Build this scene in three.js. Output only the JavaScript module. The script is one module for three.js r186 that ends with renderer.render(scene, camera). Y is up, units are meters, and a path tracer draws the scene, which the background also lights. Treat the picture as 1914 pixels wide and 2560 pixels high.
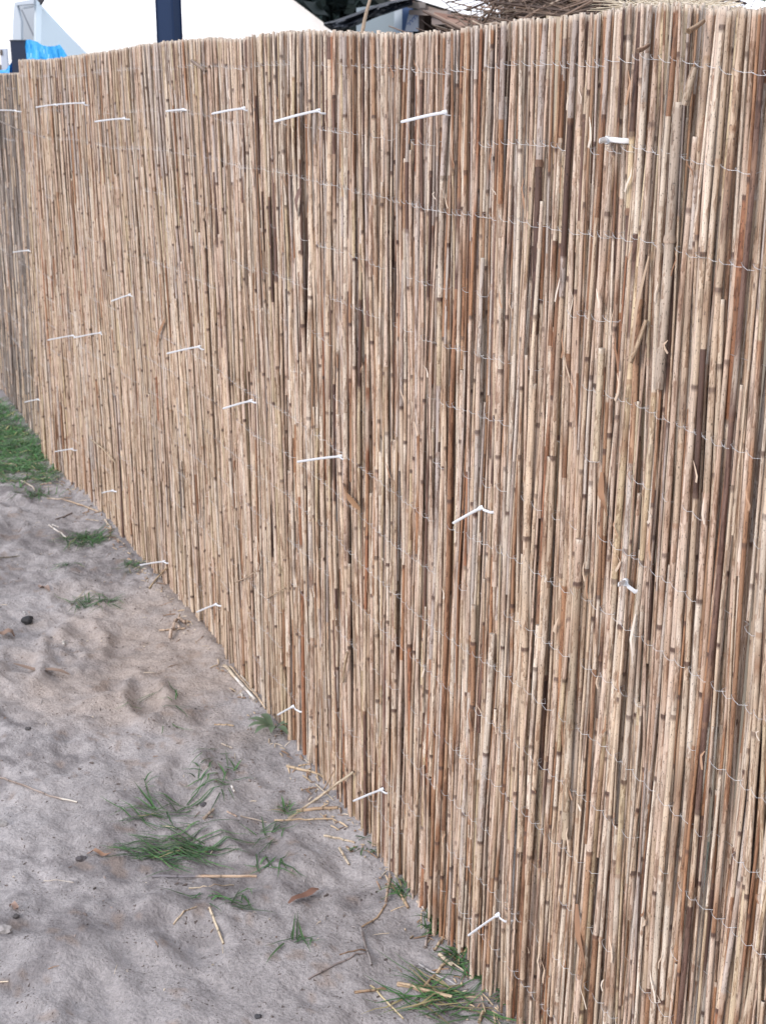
import * as THREE from 'three';
import { mergeGeometries } from 'three/addons/utils/BufferGeometryUtils.js';

// ------------------------------------------------------------------ camera, sky, sun, exposure
const scene = new THREE.Scene();
const W = 1914, H = 2560, FOCAL = 3457, PITCH = 17.2 * Math.PI / 180, EYE = 1.5;
const camera = new THREE.PerspectiveCamera(2 * Math.atan(H / 2 / FOCAL) * 180 / Math.PI, W / H, 0.05, 300);
camera.position.set(0, EYE, 0);
camera.rotation.set(-PITCH, 0, 0);
camera.focus = 2.0; camera.userData.fStop = 15;
camera.updateMatrixWorld();

const renderer = new THREE.WebGLRenderer({ antialias: true });
renderer.toneMapping = THREE.LinearToneMapping;
renderer.toneMappingExposure = 1.55;
renderer.shadowMap.enabled = true;
renderer.shadowMap.type = THREE.PCFSoftShadowMap;

// seeded randomness and smooth noise
function rngOf(seed) { let a = seed >>> 0; return () => { a = (a + 0x6D2B79F5) | 0; let t = Math.imul(a ^ (a >>> 15), 1 | a); t = (t + Math.imul(t ^ (t >>> 7), 61 | t)) ^ t; return ((t ^ (t >>> 14)) >>> 0) / 4294967296; }; }
function hash3(x, y, z) { let h = Math.imul(x, 374761393) ^ Math.imul(y, 668265263) ^ Math.imul(z, 2147483647 ^ 0x51ED27); h = Math.imul(h ^ (h >>> 13), 1274126177); h = Math.imul(h ^ (h >>> 16), 0x85EBCA6B); return ((h ^ (h >>> 15)) >>> 0) / 4294967296; }
const sm = (t) => t * t * (3 - 2 * t);
function vnoise(x, y, k = 0, px = 0, py = 0) {           // value noise, optional period
  const xi = Math.floor(x), yi = Math.floor(y), fx = sm(x - xi), fy = sm(y - yi);
  const w = (i, p) => (p ? ((i % p) + p) % p : i);
  const a = hash3(w(xi, px), w(yi, py), k), b = hash3(w(xi + 1, px), w(yi, py), k), c = hash3(w(xi, px), w(yi + 1, py), k), d = hash3(w(xi + 1, px), w(yi + 1, py), k);
  return (a + (b - a) * fx) * (1 - fy) + (c + (d - c) * fx) * fy;
}
function fbm(x, y, o = 4, k = 0, p = 0) { let s = 0, a = 0.5, n = 0, f = 1; for (let i = 0; i < o; i++) { s += a * vnoise(x * f, y * f, k + i * 7, p * f, p * f); n += a; a *= 0.5; f *= 2; } return s / n; }
const clamp = (v, a = 0, b = 1) => Math.min(b, Math.max(a, v));
const mix = (a, b, t) => a + (b - a) * t;
const gauss = (r) => Math.sqrt(-2 * Math.log(r() + 1e-9)) * Math.cos(6.2831853 * r());
const sstep = (a, b, x) => sm(clamp((x - a) / (b - a)));

// overcast evening sky: bright, soft, faintly blue, with weak cloud mottling
{
  const w = 256, h = 128, d = new Float32Array(w * h * 4);
  for (let j = 0; j < h; j++) for (let i = 0; i < w; i++) {
    const el = ((j + 0.5) / h - 0.5) * Math.PI, up = Math.max(0, Math.sin(el));
    const m = fbm(i / w * 16, j / h * 8, 3, 91, 16);
    const L = (0.92 + 0.34 * up) * (0.94 + 0.12 * m) * (el < 0 ? 0.6 : 1);
    d.set([L * 0.94, L * 1.0, L * 1.14, 1], (j * w + i) * 4);
  }
  const t = new THREE.DataTexture(d, w, h, THREE.RGBAFormat, THREE.FloatType);
  t.mapping = THREE.EquirectangularReflectionMapping; t.magFilter = THREE.LinearFilter; t.minFilter = THREE.LinearFilter; t.wrapS = THREE.RepeatWrapping; t.needsUpdate = true;
  scene.background = t; scene.environment = t;
}
const sun = new THREE.DirectionalLight(0xffefe2, 1.5);
sun.position.set(-6, 4.6, 4); sun.target.position.set(0, 0.5, -3);
sun.castShadow = true; sun.shadow.radius = 34; sun.shadow.mapSize.set(2048, 2048);
Object.assign(sun.shadow.camera, { left: -8, right: 8, top: 8, bottom: -8, near: 0.5, far: 40 });
scene.add(sun, sun.target);

// ------------------------------------------------------------------ helpers: pixels of the survey to places
const CP = Math.cos(PITCH), SP = Math.sin(PITCH);
function ray(x, y) { const u = x - W / 2, v = y - H / 2; return new THREE.Vector3(u, -(FOCAL * SP + v * CP), -(FOCAL * CP - v * SP)); }
function at(x, y, Z) { const r = ray(x, y); return r.multiplyScalar(Z / -r.z).add(new THREE.Vector3(0, EYE, 0)); }
function project(p) { const X = p.x, Y = p.y - EYE, Zf = -p.z; const zc = Zf * CP - Y * SP, yc = Y * CP + Zf * SP; return [W / 2 + FOCAL * X / zc, H / 2 - FOCAL * yc / zc, zc]; }
const K = W / 1654;                                        // survey points taken on a 1654-pixel-wide view
const Z4 = (x, y) => [x / 2.584, 900 + y / 2.584], Z5 = (x, y) => [x / 2.087, 1500 + y / 2.087], Z6 = (x, y) => [500 + x / 2.0675, 1600 + y / 2.0675];
const S = (x, y) => [x * K, y * K];

// ------------------------------------------------------------------ ground height
const FA = -0.4442, FB = 1.104, FD = Math.hypot(1, FA);   // fence foot: x = FA * Z + FB, z = -Z
const NX = -1 / FD, NZ = FA / FD;                          // unit normal towards the path, in (X, Z)
const prints = [];
{
  const r = rngOf(77);
  const dir = Math.atan2(FA, 1);
  for (let i = 0; i < 46; i++) {
    const Z = 1.7 + r() * 3.6, X = FA * Z + FB - 0.22 - r() * 1.25;
    prints.push([X, Z, dir + (r() - 0.5) * 0.9, 0.085 + r() * 0.04, 0.038 + r() * 0.016, 0.007 + r() * 0.010]);
  }
}
function rawGround(x, z) {
  const Z = -z;
  const d = (FA * Z + FB - x) / FD;                        // distance out from the fence
  const near = sstep(9, 6, Math.hypot(x, Z));
  let y = (fbm(x * 1.6 + 11, Z * 1.6 + 5, 2, 1) - 0.5) * 0.06 * sstep(0.0, 0.6, Math.abs(d));
  y += (fbm(x * 7 + 3, Z * 7, 3, 2) - 0.5) * 0.038 * sstep(0.0, 0.25, Math.abs(d) + 0.05) * near;
  const c = fbm(x * 24, Z * 24 + 9, 3, 3); y += (c - 0.5) * 0.023 * near;
  y += 0.022 * sstep(0.10, 0.0, Math.abs(d)) * fbm(Z * 9, 3, 3, 19) + 0.012 * sstep(0.05, 0.0, Math.abs(d)) * fbm(Z * 38, 7, 2, 23); // sand drifted against the screen
  const l = fbm(x * 60 + 7, Z * 60, 2, 5); y += Math.max(0, l - 0.62) * 0.022 * near * sstep(0.42, 0.58, fbm(x * 3, Z * 3, 2, 12));
  return y;
}
function gh(x, z) {
  let y = rawGround(x, z); const Z = -z;
  for (const [X0, Z0, a, lx, ly, dep] of prints) {
    const dx = x - X0, dz = Z - Z0; if (dx * dx + dz * dz > 0.06) continue;
    const u = (dx * Math.sin(a) + dz * Math.cos(a)) / lx, v = (dx * Math.cos(a) - dz * Math.sin(a)) / ly;
    const q = Math.hypot(u * (1 + 0.08 * Math.sin(v * 2)), v) + (vnoise(x * 40, Z * 40, 8) - 0.5) * 0.35;
    y += q < 1 ? -dep * (1 - q ** 4 * 0.9) : q < 1.7 ? dep * 0.55 * Math.sin((q - 1) / 0.7 * Math.PI) - dep * 0.1 * (1.7 - q) / 0.7 : 0;
  }
  return y;
}
function onGround(x, y) { const r = ray(x, y); let g = 0, p; for (let i = 0; i < 6; i++) { const t = (EYE - g) / -r.y; p = new THREE.Vector3(r.x * t, g, r.z * t); g = gh(p.x, p.z); } p.y = g; return p; }

// ------------------------------------------------------------------ fence geometry
const footPts = [[105, 1000], [225, 1110], [330, 1230], [470, 1380], [590, 1540], [690, 1680], [790, 1810], [920, 1985], [1010, 2090], [1110, 2212]]
  .map(([x, y]) => { const p = at(x * K, y * K, 1), r = ray(x * K, y * K), t = EYE / -r.y; return [r.x * t, -r.z * t]; });
function footBulge(Z) { let a = 0, w = 0; for (const [X, z] of footPts) { const k = Math.exp(-(((z - Z) / (0.10 + 0.1 * z)) ** 2)); a += k * (FA * z + FB - X) / FD; w += k; } return w > 1e-6 ? a / (w + 0.15) : 0; }
const topProfile = [[1.2, 1.575], [1.57, 1.577], [1.64, 1.581], [1.7, 1.587], [1.77, 1.592], [1.83, 1.589], [1.9, 1.585], [1.98, 1.586], [2.07, 1.586], [2.13, 1.582], [2.2, 1.58], [2.24, 1.577], [2.35, 1.578], [2.43, 1.58], [2.61, 1.588], [2.75, 1.594], [2.92, 1.6], [3.04, 1.6], [3.18, 1.592], [3.43, 1.602], [3.79, 1.603], [3.99, 1.6], [4.23, 1.593], [4.69, 1.589], [5.19, 1.581], [5.52, 1.588], [9, 1.59]];
function lerpTable(t, x) { if (x <= t[0][0]) return t[0][1]; for (let i = 1; i < t.length; i++) if (x <= t[i][0]) return mix(t[i - 1][1], t[i][1], (x - t[i - 1][0]) / (t[i][0] - t[i - 1][0])); return t[t.length - 1][1]; }
const topH = (Z) => lerpTable(topProfile, Z);
function F(Z, y, n) {                                      // a point on the screen: along, up, out towards the path
  const k = n + footBulge(Z) * clamp(1 - y / 1.55) + 0.008 * (vnoise(Z * 3, y * 1.5, 21) - 0.5);
  return new THREE.Vector3(FA * Z + FB + NX * k, y, -(Z + NZ * k));
}
function onFence(x, y, n = 0) {
  const r = ray(x, y), m = -r.x / r.z; let Z = FB / (m - FA), Y = 0;
  for (let i = 0; i < 8; i++) {
    Y = EYE + r.y * (Z / -r.z);
    const k = n + footBulge(Z) * clamp(1 - Y / 1.55) + 0.008 * (vnoise(Z * 3, Y * 1.5, 21) - 0.5);
    const Zp = (FB + NX * k - FA * NZ * k) / (m - FA);     // place where the ray meets the shifted line
    Z = Zp - NZ * k; Y = EYE + r.y * (Zp / -r.z);
  }
  return { Z, y: Y, p: F(Z, Y, n) };
}

// ------------------------------------------------------------------ mesh collecting
class MB {
  constructor() { this.p = []; this.n = []; this.t = []; this.c = []; this.i = []; }
  tube(pts, rad, sides, cols, o = {}) {                    // pts Vector3[], rad number[], cols [r,g,b][] per ring
    const N = pts.length, base = this.p.length / 3, u0 = o.u0 || 0, v0 = o.v0 || 0;
    const T = new THREE.Vector3(), A = new THREE.Vector3(), B = new THREE.Vector3(); let len = 0;
    for (let k = 0; k < N; k++) {
      T.subVectors(pts[Math.min(N - 1, k + 1)], pts[Math.max(0, k - 1)]).normalize();
      if (k === 0) A.set(o.ref ? o.ref.x : Math.abs(T.y) > 0.8 ? 1 : 0, o.ref ? o.ref.y : Math.abs(T.y) > 0.8 ? 0 : 1, o.ref ? o.ref.z : 0);
      else len += pts[k].distanceTo(pts[k - 1]);
      A.addScaledVector(T, -A.dot(T)).normalize(); B.crossVectors(T, A);
      const wx = (o.wx || 1), wy = (o.wy || 1);
      for (let s = 0; s <= sides; s++) {
        const a = s / sides * 6.2831853 + (o.rot || 0), ca = Math.cos(a), sa = Math.sin(a);
        this.p.push(pts[k].x + (A.x * ca * wx + B.x * sa * wy) * rad[k], pts[k].y + (A.y * ca * wx + B.y * sa * wy) * rad[k], pts[k].z + (A.z * ca * wx + B.z * sa * wy) * rad[k]);
        const nx = A.x * ca / wx + B.x * sa / wy, ny = A.y * ca / wx + B.y * sa / wy, nz = A.z * ca / wx + B.z * sa / wy, l = Math.hypot(nx, ny, nz);
        this.n.push(nx / l, ny / l, nz / l);
        this.t.push(u0 + s / sides, v0 + len * 2); this.c.push(...cols[k]);
      }
    }
    const M = sides + 1;
    for (let k = 0; k < N - 1; k++) for (let s = 0; s < sides; s++) { const a = base + k * M + s, b = a + M; this.i.push(a, a + 1, b, b, a + 1, b + 1); }
    for (const [k, sg, on] of [[0, -1, o.cap0], [N - 1, 1, o.cap1]]) if (on) {
      T.subVectors(pts[Math.min(N - 1, k + 1)], pts[Math.max(0, k - 1)]).normalize().multiplyScalar(sg);
      const b0 = this.p.length / 3; const q = pts[k];
      this.p.push(q.x, q.y, q.z); this.n.push(T.x, T.y, T.z); this.t.push(u0, v0); this.c.push(on[0] * 0.45, on[1] * 0.45, on[2] * 0.45);
      for (let s = 0; s <= sides; s++) { const j = (base + k * M + s) * 3; this.p.push(this.p[j], this.p[j + 1], this.p[j + 2]); this.n.push(T.x, T.y, T.z); this.t.push(u0, v0); this.c.push(...on); }
      for (let s = 0; s < sides; s++) sg > 0 ? this.i.push(b0, b0 + 1 + s, b0 + 2 + s) : this.i.push(b0, b0 + 2 + s, b0 + 1 + s);
    }
    return this;
  }
  strip(pts, wid, side, cols, v0 = 0, fold = 0.25) {        // a thin curved leaf: three points across
    const base = this.p.length / 3, N = pts.length, T = new THREE.Vector3(), Nn = new THREE.Vector3();
    for (let k = 0; k < N; k++) {
      T.subVectors(pts[Math.min(N - 1, k + 1)], pts[Math.max(0, k - 1)]).normalize();
      const s = side.clone().addScaledVector(T, -side.dot(T)).normalize(); Nn.crossVectors(s, T);
      for (const e of [-1, 0, 1]) {
        const w = wid[k], q = pts[k];
        this.p.push(q.x + s.x * w * e + Nn.x * w * fold * Math.abs(e), q.y + s.y * w * e + Nn.y * w * fold * Math.abs(e), q.z + s.z * w * e + Nn.z * w * fold * Math.abs(e));
        this.n.push(Nn.x - s.x * e * fold, Nn.y - s.y * e * fold, Nn.z - s.z * e * fold); this.t.push((e + 1) / 2, v0 + k * 0.1); this.c.push(...cols[k]);
      }
    }
    for (let k = 0; k < N - 1; k++) for (let e = 0; e < 2; e++) { const a = base + k * 3 + e, b = a + 3; this.i.push(a, a + 1, b, b, a + 1, b + 1); }
    return this;
  }
  poly(P, col) {                                           // a flat convex polygon with its own corners
    const base = this.p.length / 3, n = new THREE.Vector3().subVectors(P[1], P[0]).cross(new THREE.Vector3().subVectors(P[2], P[0])).normalize();
    const ax = new THREE.Vector3().subVectors(P[1], P[0]).normalize(), ay = new THREE.Vector3().crossVectors(n, ax);
    for (const q of P) { const d = q.clone().sub(P[0]); this.p.push(q.x, q.y, q.z); this.n.push(n.x, n.y, n.z); this.t.push(d.dot(ax), d.dot(ay)); this.c.push(...col); }
    for (let k = 1; k < P.length - 1; k++) this.i.push(base, base + k, base + k + 1);
    return this;
  }
  slab(P, thick, col) {                                    // a polygon given thickness along its normal
    const n = new THREE.Vector3().subVectors(P[1], P[0]).cross(new THREE.Vector3().subVectors(P[2], P[0])).normalize().multiplyScalar(thick);
    const Q = P.map((q) => q.clone().sub(n)); this.poly(P, col); this.poly([...Q].reverse(), col);
    for (let k = 0; k < P.length; k++) { const l = (k + 1) % P.length; this.poly([P[k], Q[k], Q[l], P[l]], col); }
    return this;
  }
  bar(a, b, w, h, up, col) {                               // a box-section bar from a to b
    const d = new THREE.Vector3().subVectors(b, a).normalize(), s = new THREE.Vector3().crossVectors(d, up).normalize(), t = new THREE.Vector3().crossVectors(s, d);
    const c = (q, i, j) => q.clone().addScaledVector(s, i * w / 2).addScaledVector(t, j * h / 2);
    const A = [c(a, -1, -1), c(a, 1, -1), c(a, 1, 1), c(a, -1, 1)], B = [c(b, -1, -1), c(b, 1, -1), c(b, 1, 1), c(b, -1, 1)];
    for (let k = 0; k < 4; k++) { const l = (k + 1) % 4; this.poly([A[k], A[l], B[l], B[k]], col); }
    this.poly([...A].reverse(), col); this.poly(B, col); return this;
  }
  empty() { return this.p.length === 0; }
  geo(o) {
    const g = new THREE.BufferGeometry(), p = new Float32Array(this.p);
    for (let k = 0; k < p.length; k += 3) { p[k] -= o.x; p[k + 1] -= o.y; p[k + 2] -= o.z; }
    g.setAttribute('position', new THREE.BufferAttribute(p, 3)); g.setAttribute('normal', new THREE.BufferAttribute(new Float32Array(this.n), 3));
    g.setAttribute('uv', new THREE.BufferAttribute(new Float32Array(this.t), 2)); g.setAttribute('color', new THREE.BufferAttribute(new Float32Array(this.c), 3));
    g.setIndex(this.i); return g;
  }
  build(name, mat, parent, origin) {                       // ONE named mesh; parent: the thing, or scene with an origin
    const o = origin || (parent.userData.origin3 || new THREE.Vector3());
    const m = new THREE.Mesh(this.geo(o), mat); m.name = numbered(name); m.castShadow = m.receiveShadow = true;
    if (origin) m.position.copy(origin);
    parent.add(m); m.userData.origin3 = undefined; delete m.userData.origin3; return m;
  }
}
const used = {};
function numbered(n) { const k = used[n] = (used[n] ?? -1) + 1; return k ? `${n}_${String(k).padStart(3, '0')}` : n; }
const origins = new Map();
function thing(name, label, category, pos, group) {
  const o = new THREE.Group(); o.name = numbered(name); o.position.copy(pos); scene.add(o); tag(o, label, category, group); origins.set(o, pos.clone()); return o;
}
function part(mb, name, mat, root, label) { const m = mb.build(name, mat, root, null); const o = origins.get(root); m.geometry.translate(-o.x, -o.y, -o.z); if (label) m.userData.label = label; return m; }
function solo(mb, name, mat, pos, label, category, group, kind) { const m = mb.build(name, mat, scene, pos); tag(m, label, category, group, kind); return m; }
function tag(o, label, category, group, kind) { o.userData.label = label; o.userData.category = category; if (group) o.userData.group = group; if (kind) o.userData.kind = kind; }
const V = (x, y, z) => new THREE.Vector3(x, y, z);
const mul = (c, k) => [c[0] * k, c[1] * k, c[2] * k];
const mixc = (a, b, t) => [mix(a[0], b[0], t), mix(a[1], b[1], t), mix(a[2], b[2], t)];
const UP = V(0, 1, 0);

// ------------------------------------------------------------------ materials
function dataTex(w, h, f, srgb) {
  const d = new Uint8Array(w * h * 4);
  for (let j = 0; j < h; j++) for (let i = 0; i < w; i++) { const c = f(i, j); const q = (j * w + i) * 4; d[q] = clamp(c[0]) * 255; d[q + 1] = clamp(c[1]) * 255; d[q + 2] = clamp(c[2]) * 255; d[q + 3] = 255; }
  const t = new THREE.DataTexture(d, w, h); t.wrapS = t.wrapT = THREE.RepeatWrapping; t.magFilter = THREE.LinearFilter; t.minFilter = THREE.LinearMipmapLinearFilter; t.generateMipmaps = true; t.anisotropy = 4;
  if (srgb) t.colorSpace = THREE.SRGBColorSpace; t.needsUpdate = true; return t;
}
const reedGrain = dataTex(64, 1024, (i, j) => {             // lengthwise fibres, small scars and specks
  const f = vnoise(i / 3, j / 90, 31, 21, 0), g = vnoise(i / 1.5, j / 30, 32, 42, 0), s = vnoise(i / 2, j / 5, 33, 32, 0), b = vnoise(i / 20, j / 60, 34);
  let k = 0.94 + 0.17 * (f - 0.5) + 0.16 * (g - 0.5) + 0.12 * (b - 0.5); if (s > 0.84) k -= (s - 0.84) * 3.8;
  const m = fbm(i / 11, j / 70, 3, 35) + 0.25 * (vnoise(i / 1.5, j / 8, 37) - 0.5), st = sstep(0.60, 0.70, m); // mould and sheath stains with ragged edges
  return [k * (1 - 0.24 * st), k * 0.995 * (1 - 0.29 * st), k * 0.98 * (1 - 0.32 * st)];
}, true);
const reedMat = new THREE.MeshStandardMaterial({ vertexColors: true, map: reedGrain, roughness: 0.62 });
const strawMat = new THREE.MeshStandardMaterial({ vertexColors: true, roughness: 0.8, side: THREE.DoubleSide });
const wireMat = new THREE.MeshStandardMaterial({ color: new THREE.Color().setRGB(0.68, 0.69, 0.71), vertexColors: true, metalness: 0.7, roughness: 0.42 });
const nylonMat = new THREE.MeshPhysicalMaterial({ vertexColors: true, roughness: 0.38, specularIntensity: 0.6 });
const grassMat = new THREE.MeshStandardMaterial({ vertexColors: true, roughness: 0.65, side: THREE.DoubleSide });
const plainMat = new THREE.MeshStandardMaterial({ vertexColors: true, roughness: 0.7, side: THREE.DoubleSide });

// ------------------------------------------------------------------ ground: one sheet to the horizon
{
  const axis = (a, b, fine, out, mid) => { const l = []; for (let v = a; v <= b + 1e-6; v += fine) l.push(v); let st = fine; let v = b; while (v < mid[1]) { st *= 1.25; v += st; l.push(v); } l.push(out[1]); v = a; st = fine; const f = []; while (v > mid[0]) { st *= 1.25; v -= st; f.push(v); } f.push(out[0]); return [...f.reverse(), ...l]; };
  const xs = axis(-2.1, 0.75, 0.0115, [-120, 120], [-80, 80]), zs = axis(1.35, 6.4, 0.0135, [-60, 160], [-40, 110]);
  const P = [], U = [], C = [], I = [];
  const grey = [0.325, 0.302, 0.298], warm = [0.42, 0.335, 0.275], pale = [0.39, 0.364, 0.360], damp = [0.195, 0.178, 0.178], brown = [0.24, 0.165, 0.115];
  const heap = onFlat(1.15 * 380, 1.16 * 1400);
  function onFlat(x, y) { const r = ray(x, y), t = EYE / -r.y; return [r.x * t, -r.z * t]; }
  for (const Z of zs) for (const x of xs) {
    P.push(x, gh(x, -Z), -Z); U.push(x, Z);
    const d = (FA * Z + FB - x) / FD;
    const n1 = fbm(x * 2.3 + 4, Z * 2.3, 4, 41), n2 = fbm(x * 9, Z * 9 + 3, 3, 45), n3 = fbm(x * 40, Z * 40, 2, 49);
    let c = mixc(grey, pale, sstep(0.42, 0.66, n1));
    c = mixc(c, damp, 0.85 * sstep(0.44, 0.60, fbm(x * 2.2 + 31, Z * 3.1, 4, 52)) * sstep(0.4, 0.6, n3 * 0.5 + n2 * 0.5));
    const hd = Math.hypot(x - heap[0], (Z - heap[1]) * 0.6);
    c = mixc(c, warm, 0.6 * sstep(0.5, 0.1, hd + (n2 - 0.5) * 0.5));
    c = mixc(c, warm, 0.10 * sstep(0.55, 0.7, fbm(x * 1.3 + 9, Z * 1.3 + 2, 3, 57)));
    if (n3 > 0.7 && n2 > 0.54) c = mixc(c, brown, 0.4);
    if (d < -0.3) c = mixc(c, [0.06, 0.10, 0.035], 0.6 * sstep(0.45, 0.6, n1));
    C.push(...c);
  }
  const nx = xs.length;
  for (let j = 0; j < zs.length - 1; j++) for (let i = 0; i < nx - 1; i++) { const a = j * nx + i; I.push(a, a + 1, a + nx, a + nx, a + 1, a + nx + 1); }
  const g = new THREE.BufferGeometry(); g.setAttribute('position', new THREE.Float32BufferAttribute(P, 3)); g.setAttribute('uv', new THREE.Float32BufferAttribute(U, 2)); g.setAttribute('color', new THREE.Float32BufferAttribute(C, 3)); g.setIndex(I); g.computeVertexNormals();
  const grain = dataTex(1024, 1024, (i, j) => {             // grains, dark flecks of humus, pale quartz and straw dust
    const a = hash3(i, j, 61), b = vnoise(i / 4, j / 4, 62, 256, 256), c = vnoise(i / 16, j / 16, 63, 64, 64), f = vnoise(i / 5, j / 5, 64, 0, 0), e = vnoise(i / 40, j / 40, 65);
    let k = 0.92 + 0.09 * (a - 0.5) + 0.12 * (b - 0.5) + 0.10 * (c - 0.5);
    let r = k, gg = k, bl = k; if (f > 0.9 && e > 0.5) { r *= 0.55; gg *= 0.5; bl *= 0.47; } if (a > 0.996) { r = gg = bl = 1; }
    return [r, gg, bl];
  }, true);
  const bump = dataTex(1024, 1024, (i, j) => { const k = 0.5 * fbm(i / 64, j / 64, 5, 71, 16) + 0.35 * fbm(i / 9, j / 9, 2, 76) + 0.15 * hash3(i, j, 77); return [k, k, k]; });
  grain.repeat.set(1.25, 1.25); bump.repeat.set(1.6, 1.6);
  const m = new THREE.Mesh(g, new THREE.MeshStandardMaterial({ vertexColors: true, map: grain, bumpMap: bump, bumpScale: 0.008, roughness: 0.95, side: THREE.DoubleSide }));
  m.name = 'ground'; m.receiveShadow = m.castShadow = true; tag(m, 'grey trampled sand with footprints and straw scraps along the reed fence', 'sandy ground', null, 'structure'); scene.add(m);
}

// ------------------------------------------------------------------ the reed screens
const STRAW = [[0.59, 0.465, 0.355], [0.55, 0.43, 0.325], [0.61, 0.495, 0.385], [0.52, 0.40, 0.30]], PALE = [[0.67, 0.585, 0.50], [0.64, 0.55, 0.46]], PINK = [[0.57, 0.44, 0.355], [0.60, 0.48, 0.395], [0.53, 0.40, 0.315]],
  GREY = [[0.50, 0.43, 0.39], [0.45, 0.385, 0.355], [0.55, 0.485, 0.44]], BROWN = [[0.33, 0.19, 0.115], [0.40, 0.25, 0.16], [0.27, 0.145, 0.085]], DARK = [[0.11, 0.062, 0.048], [0.17, 0.10, 0.078]], RUST = [[0.38, 0.205, 0.115], [0.31, 0.145, 0.08]], OLIVE = [[0.55, 0.445, 0.305], [0.52, 0.42, 0.30]];  // BROWN also carries the red-brown shade of the gaps
const pick = (r, l) => l[Math.floor(r() * l.length)];
function tint(r, y, Z, dark = 0, grey = 0) {                         // reed colour: greyer, darker weathering mostly near the top, with light and shade painted in
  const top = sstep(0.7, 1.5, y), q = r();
  const away = Z > 2.7 ? 0.5 : 1, wd = 0.012 * away + dark * away + 0.12 * top * (Z > 1.75 && Z < 3.2 ? 1.3 : 0.3), wb = wd + (0.062 + 0.05 * top) * away + (Z < 2.4 ? 0.04 : 0), wr = wb + 0.04 * (Z < 2.6 ? 1.3 : 0.4), wg = wr + (0.05 + 0.26 * top) * (Z < 2.0 ? 0.6 : 1), wp = wg + 0.13, wk = wp + 0.27, wo = wk + 0.05;  // fewer dark reeds farther along: the paler sky-lit stretch is painted in
  if (grey && r() < 0.6) return mul(pick(r, GREY), 0.34 + r() * 0.25);  // far panel darkened grey, its shade put into the colour
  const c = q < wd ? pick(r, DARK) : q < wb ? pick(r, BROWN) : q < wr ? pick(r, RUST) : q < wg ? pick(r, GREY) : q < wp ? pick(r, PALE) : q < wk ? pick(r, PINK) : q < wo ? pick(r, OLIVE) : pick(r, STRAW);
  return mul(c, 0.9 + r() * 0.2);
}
function addReed(mb, r, o) {                               // o: Z, n, rad, y0, y1, tilt, bend, sides, fine
  const pts = [], rad = [], cols = []; const q = (y) => { const t = y - 0.8; return F(o.Z + o.tilt * t + o.bend * Math.sin((y + o.ph) * 2.6) + 0.0010 * Math.sin((y * 2.3 + o.ph) * 6), y, o.n + (o.nt || 0) * t + (o.wv ?? 0.002) * Math.sin((y + o.ph) * (4 + o.ph * 0.5))); };
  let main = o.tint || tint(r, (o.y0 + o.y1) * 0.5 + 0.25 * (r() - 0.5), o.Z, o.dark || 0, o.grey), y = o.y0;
  const push = (yy, k, c) => { pts.push(q(yy)); rad.push(o.rad * k * (1 + 0.10 * (0.8 - yy))); cols.push(c); };
  let c = mul(main, 0.95 + r() * 0.1), nodeAt = o.y0 + 0.03 + r() * 0.2; push(o.y0, 1, c);
  const scruffy = r() < 0.35;
  while (y < o.y1 - 0.004) {
    if (nodeAt < o.y1 - 0.02) {
      const gap = nodeAt - y;
      if (o.fine && gap > 0.05) for (const f of gap > 0.12 ? [0.2, 0.45, 0.72] : [0.5]) { const q2 = r(); push(y + gap * (f + 0.1 * (r() - 0.5)), 1, q2 < 0.16 ? mixc(c, pick(r, BROWN), 0.35 + 0.5 * r()) : q2 < 0.22 ? mixc(c, DARK[1], 0.3 + 0.4 * r()) : q2 < 0.34 ? mixc(c, pick(r, PALE), 0.6) : mul(c, 0.92 + r() * 0.16)); }
      const nd = r() < 0.5 ? mixc(c, DARK[0], 0.6 + 0.4 * r()) : mixc(c, BROWN[0], 0.15 + 0.5 * r());
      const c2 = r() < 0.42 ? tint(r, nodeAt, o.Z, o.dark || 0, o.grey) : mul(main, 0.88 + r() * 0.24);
      push(nodeAt - 0.007, 1.0, c);
      if (scruffy) push(nodeAt - 0.0066, 1.22, mixc(c, BROWN[1], 0.4));
      push(nodeAt - 0.0015 - 0.0012 * r(), scruffy ? 1.25 : 1.1, nd); push(nodeAt + 0.001 + 0.002 * r(), 1.08, nd);
      push(nodeAt + 0.0036, 1.0, c2);
      c = c2; y = nodeAt; nodeAt += 0.09 + r() * 0.17;
    } else break;
  }
  push(o.y1 - 0.008, 0.98, c); push(o.y1 - 0.005, 0.98, mixc(c, PALE[0], 0.6)); push(o.y1, 0.95, mixc(c, [0.74, 0.68, 0.60], 0.7));  // pale cut ends, plus a painted rim for the bright sky bleed
  mb.tube(pts, rad, o.sides, cols, { cap1: o.open ? DARK[0] : mixc(c, PALE[0], 0.6), cap0: o.cap0 ? DARK[0] : null, u0: r() * 3, v0: r() * 9, ref: V(NX, 0, -NZ) });  // dark caps paint the shaded hollow of open reed ends
}
const rowsDown = [0.058, 0.168, 0.268, 0.385, 0.482, 0.577, 0.680, 0.780, 0.876, 0.975, 1.075, 1.172, 1.272, 1.372, 1.47];
const rowY = (k, Z) => topH(Z) - rowsDown[k] + 0.014 * (vnoise(Z * 2.1, k * 3.7, 301) - 0.5) + 0.006 * (vnoise(Z * 7, k * 1.7, 302) - 0.5);

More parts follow.
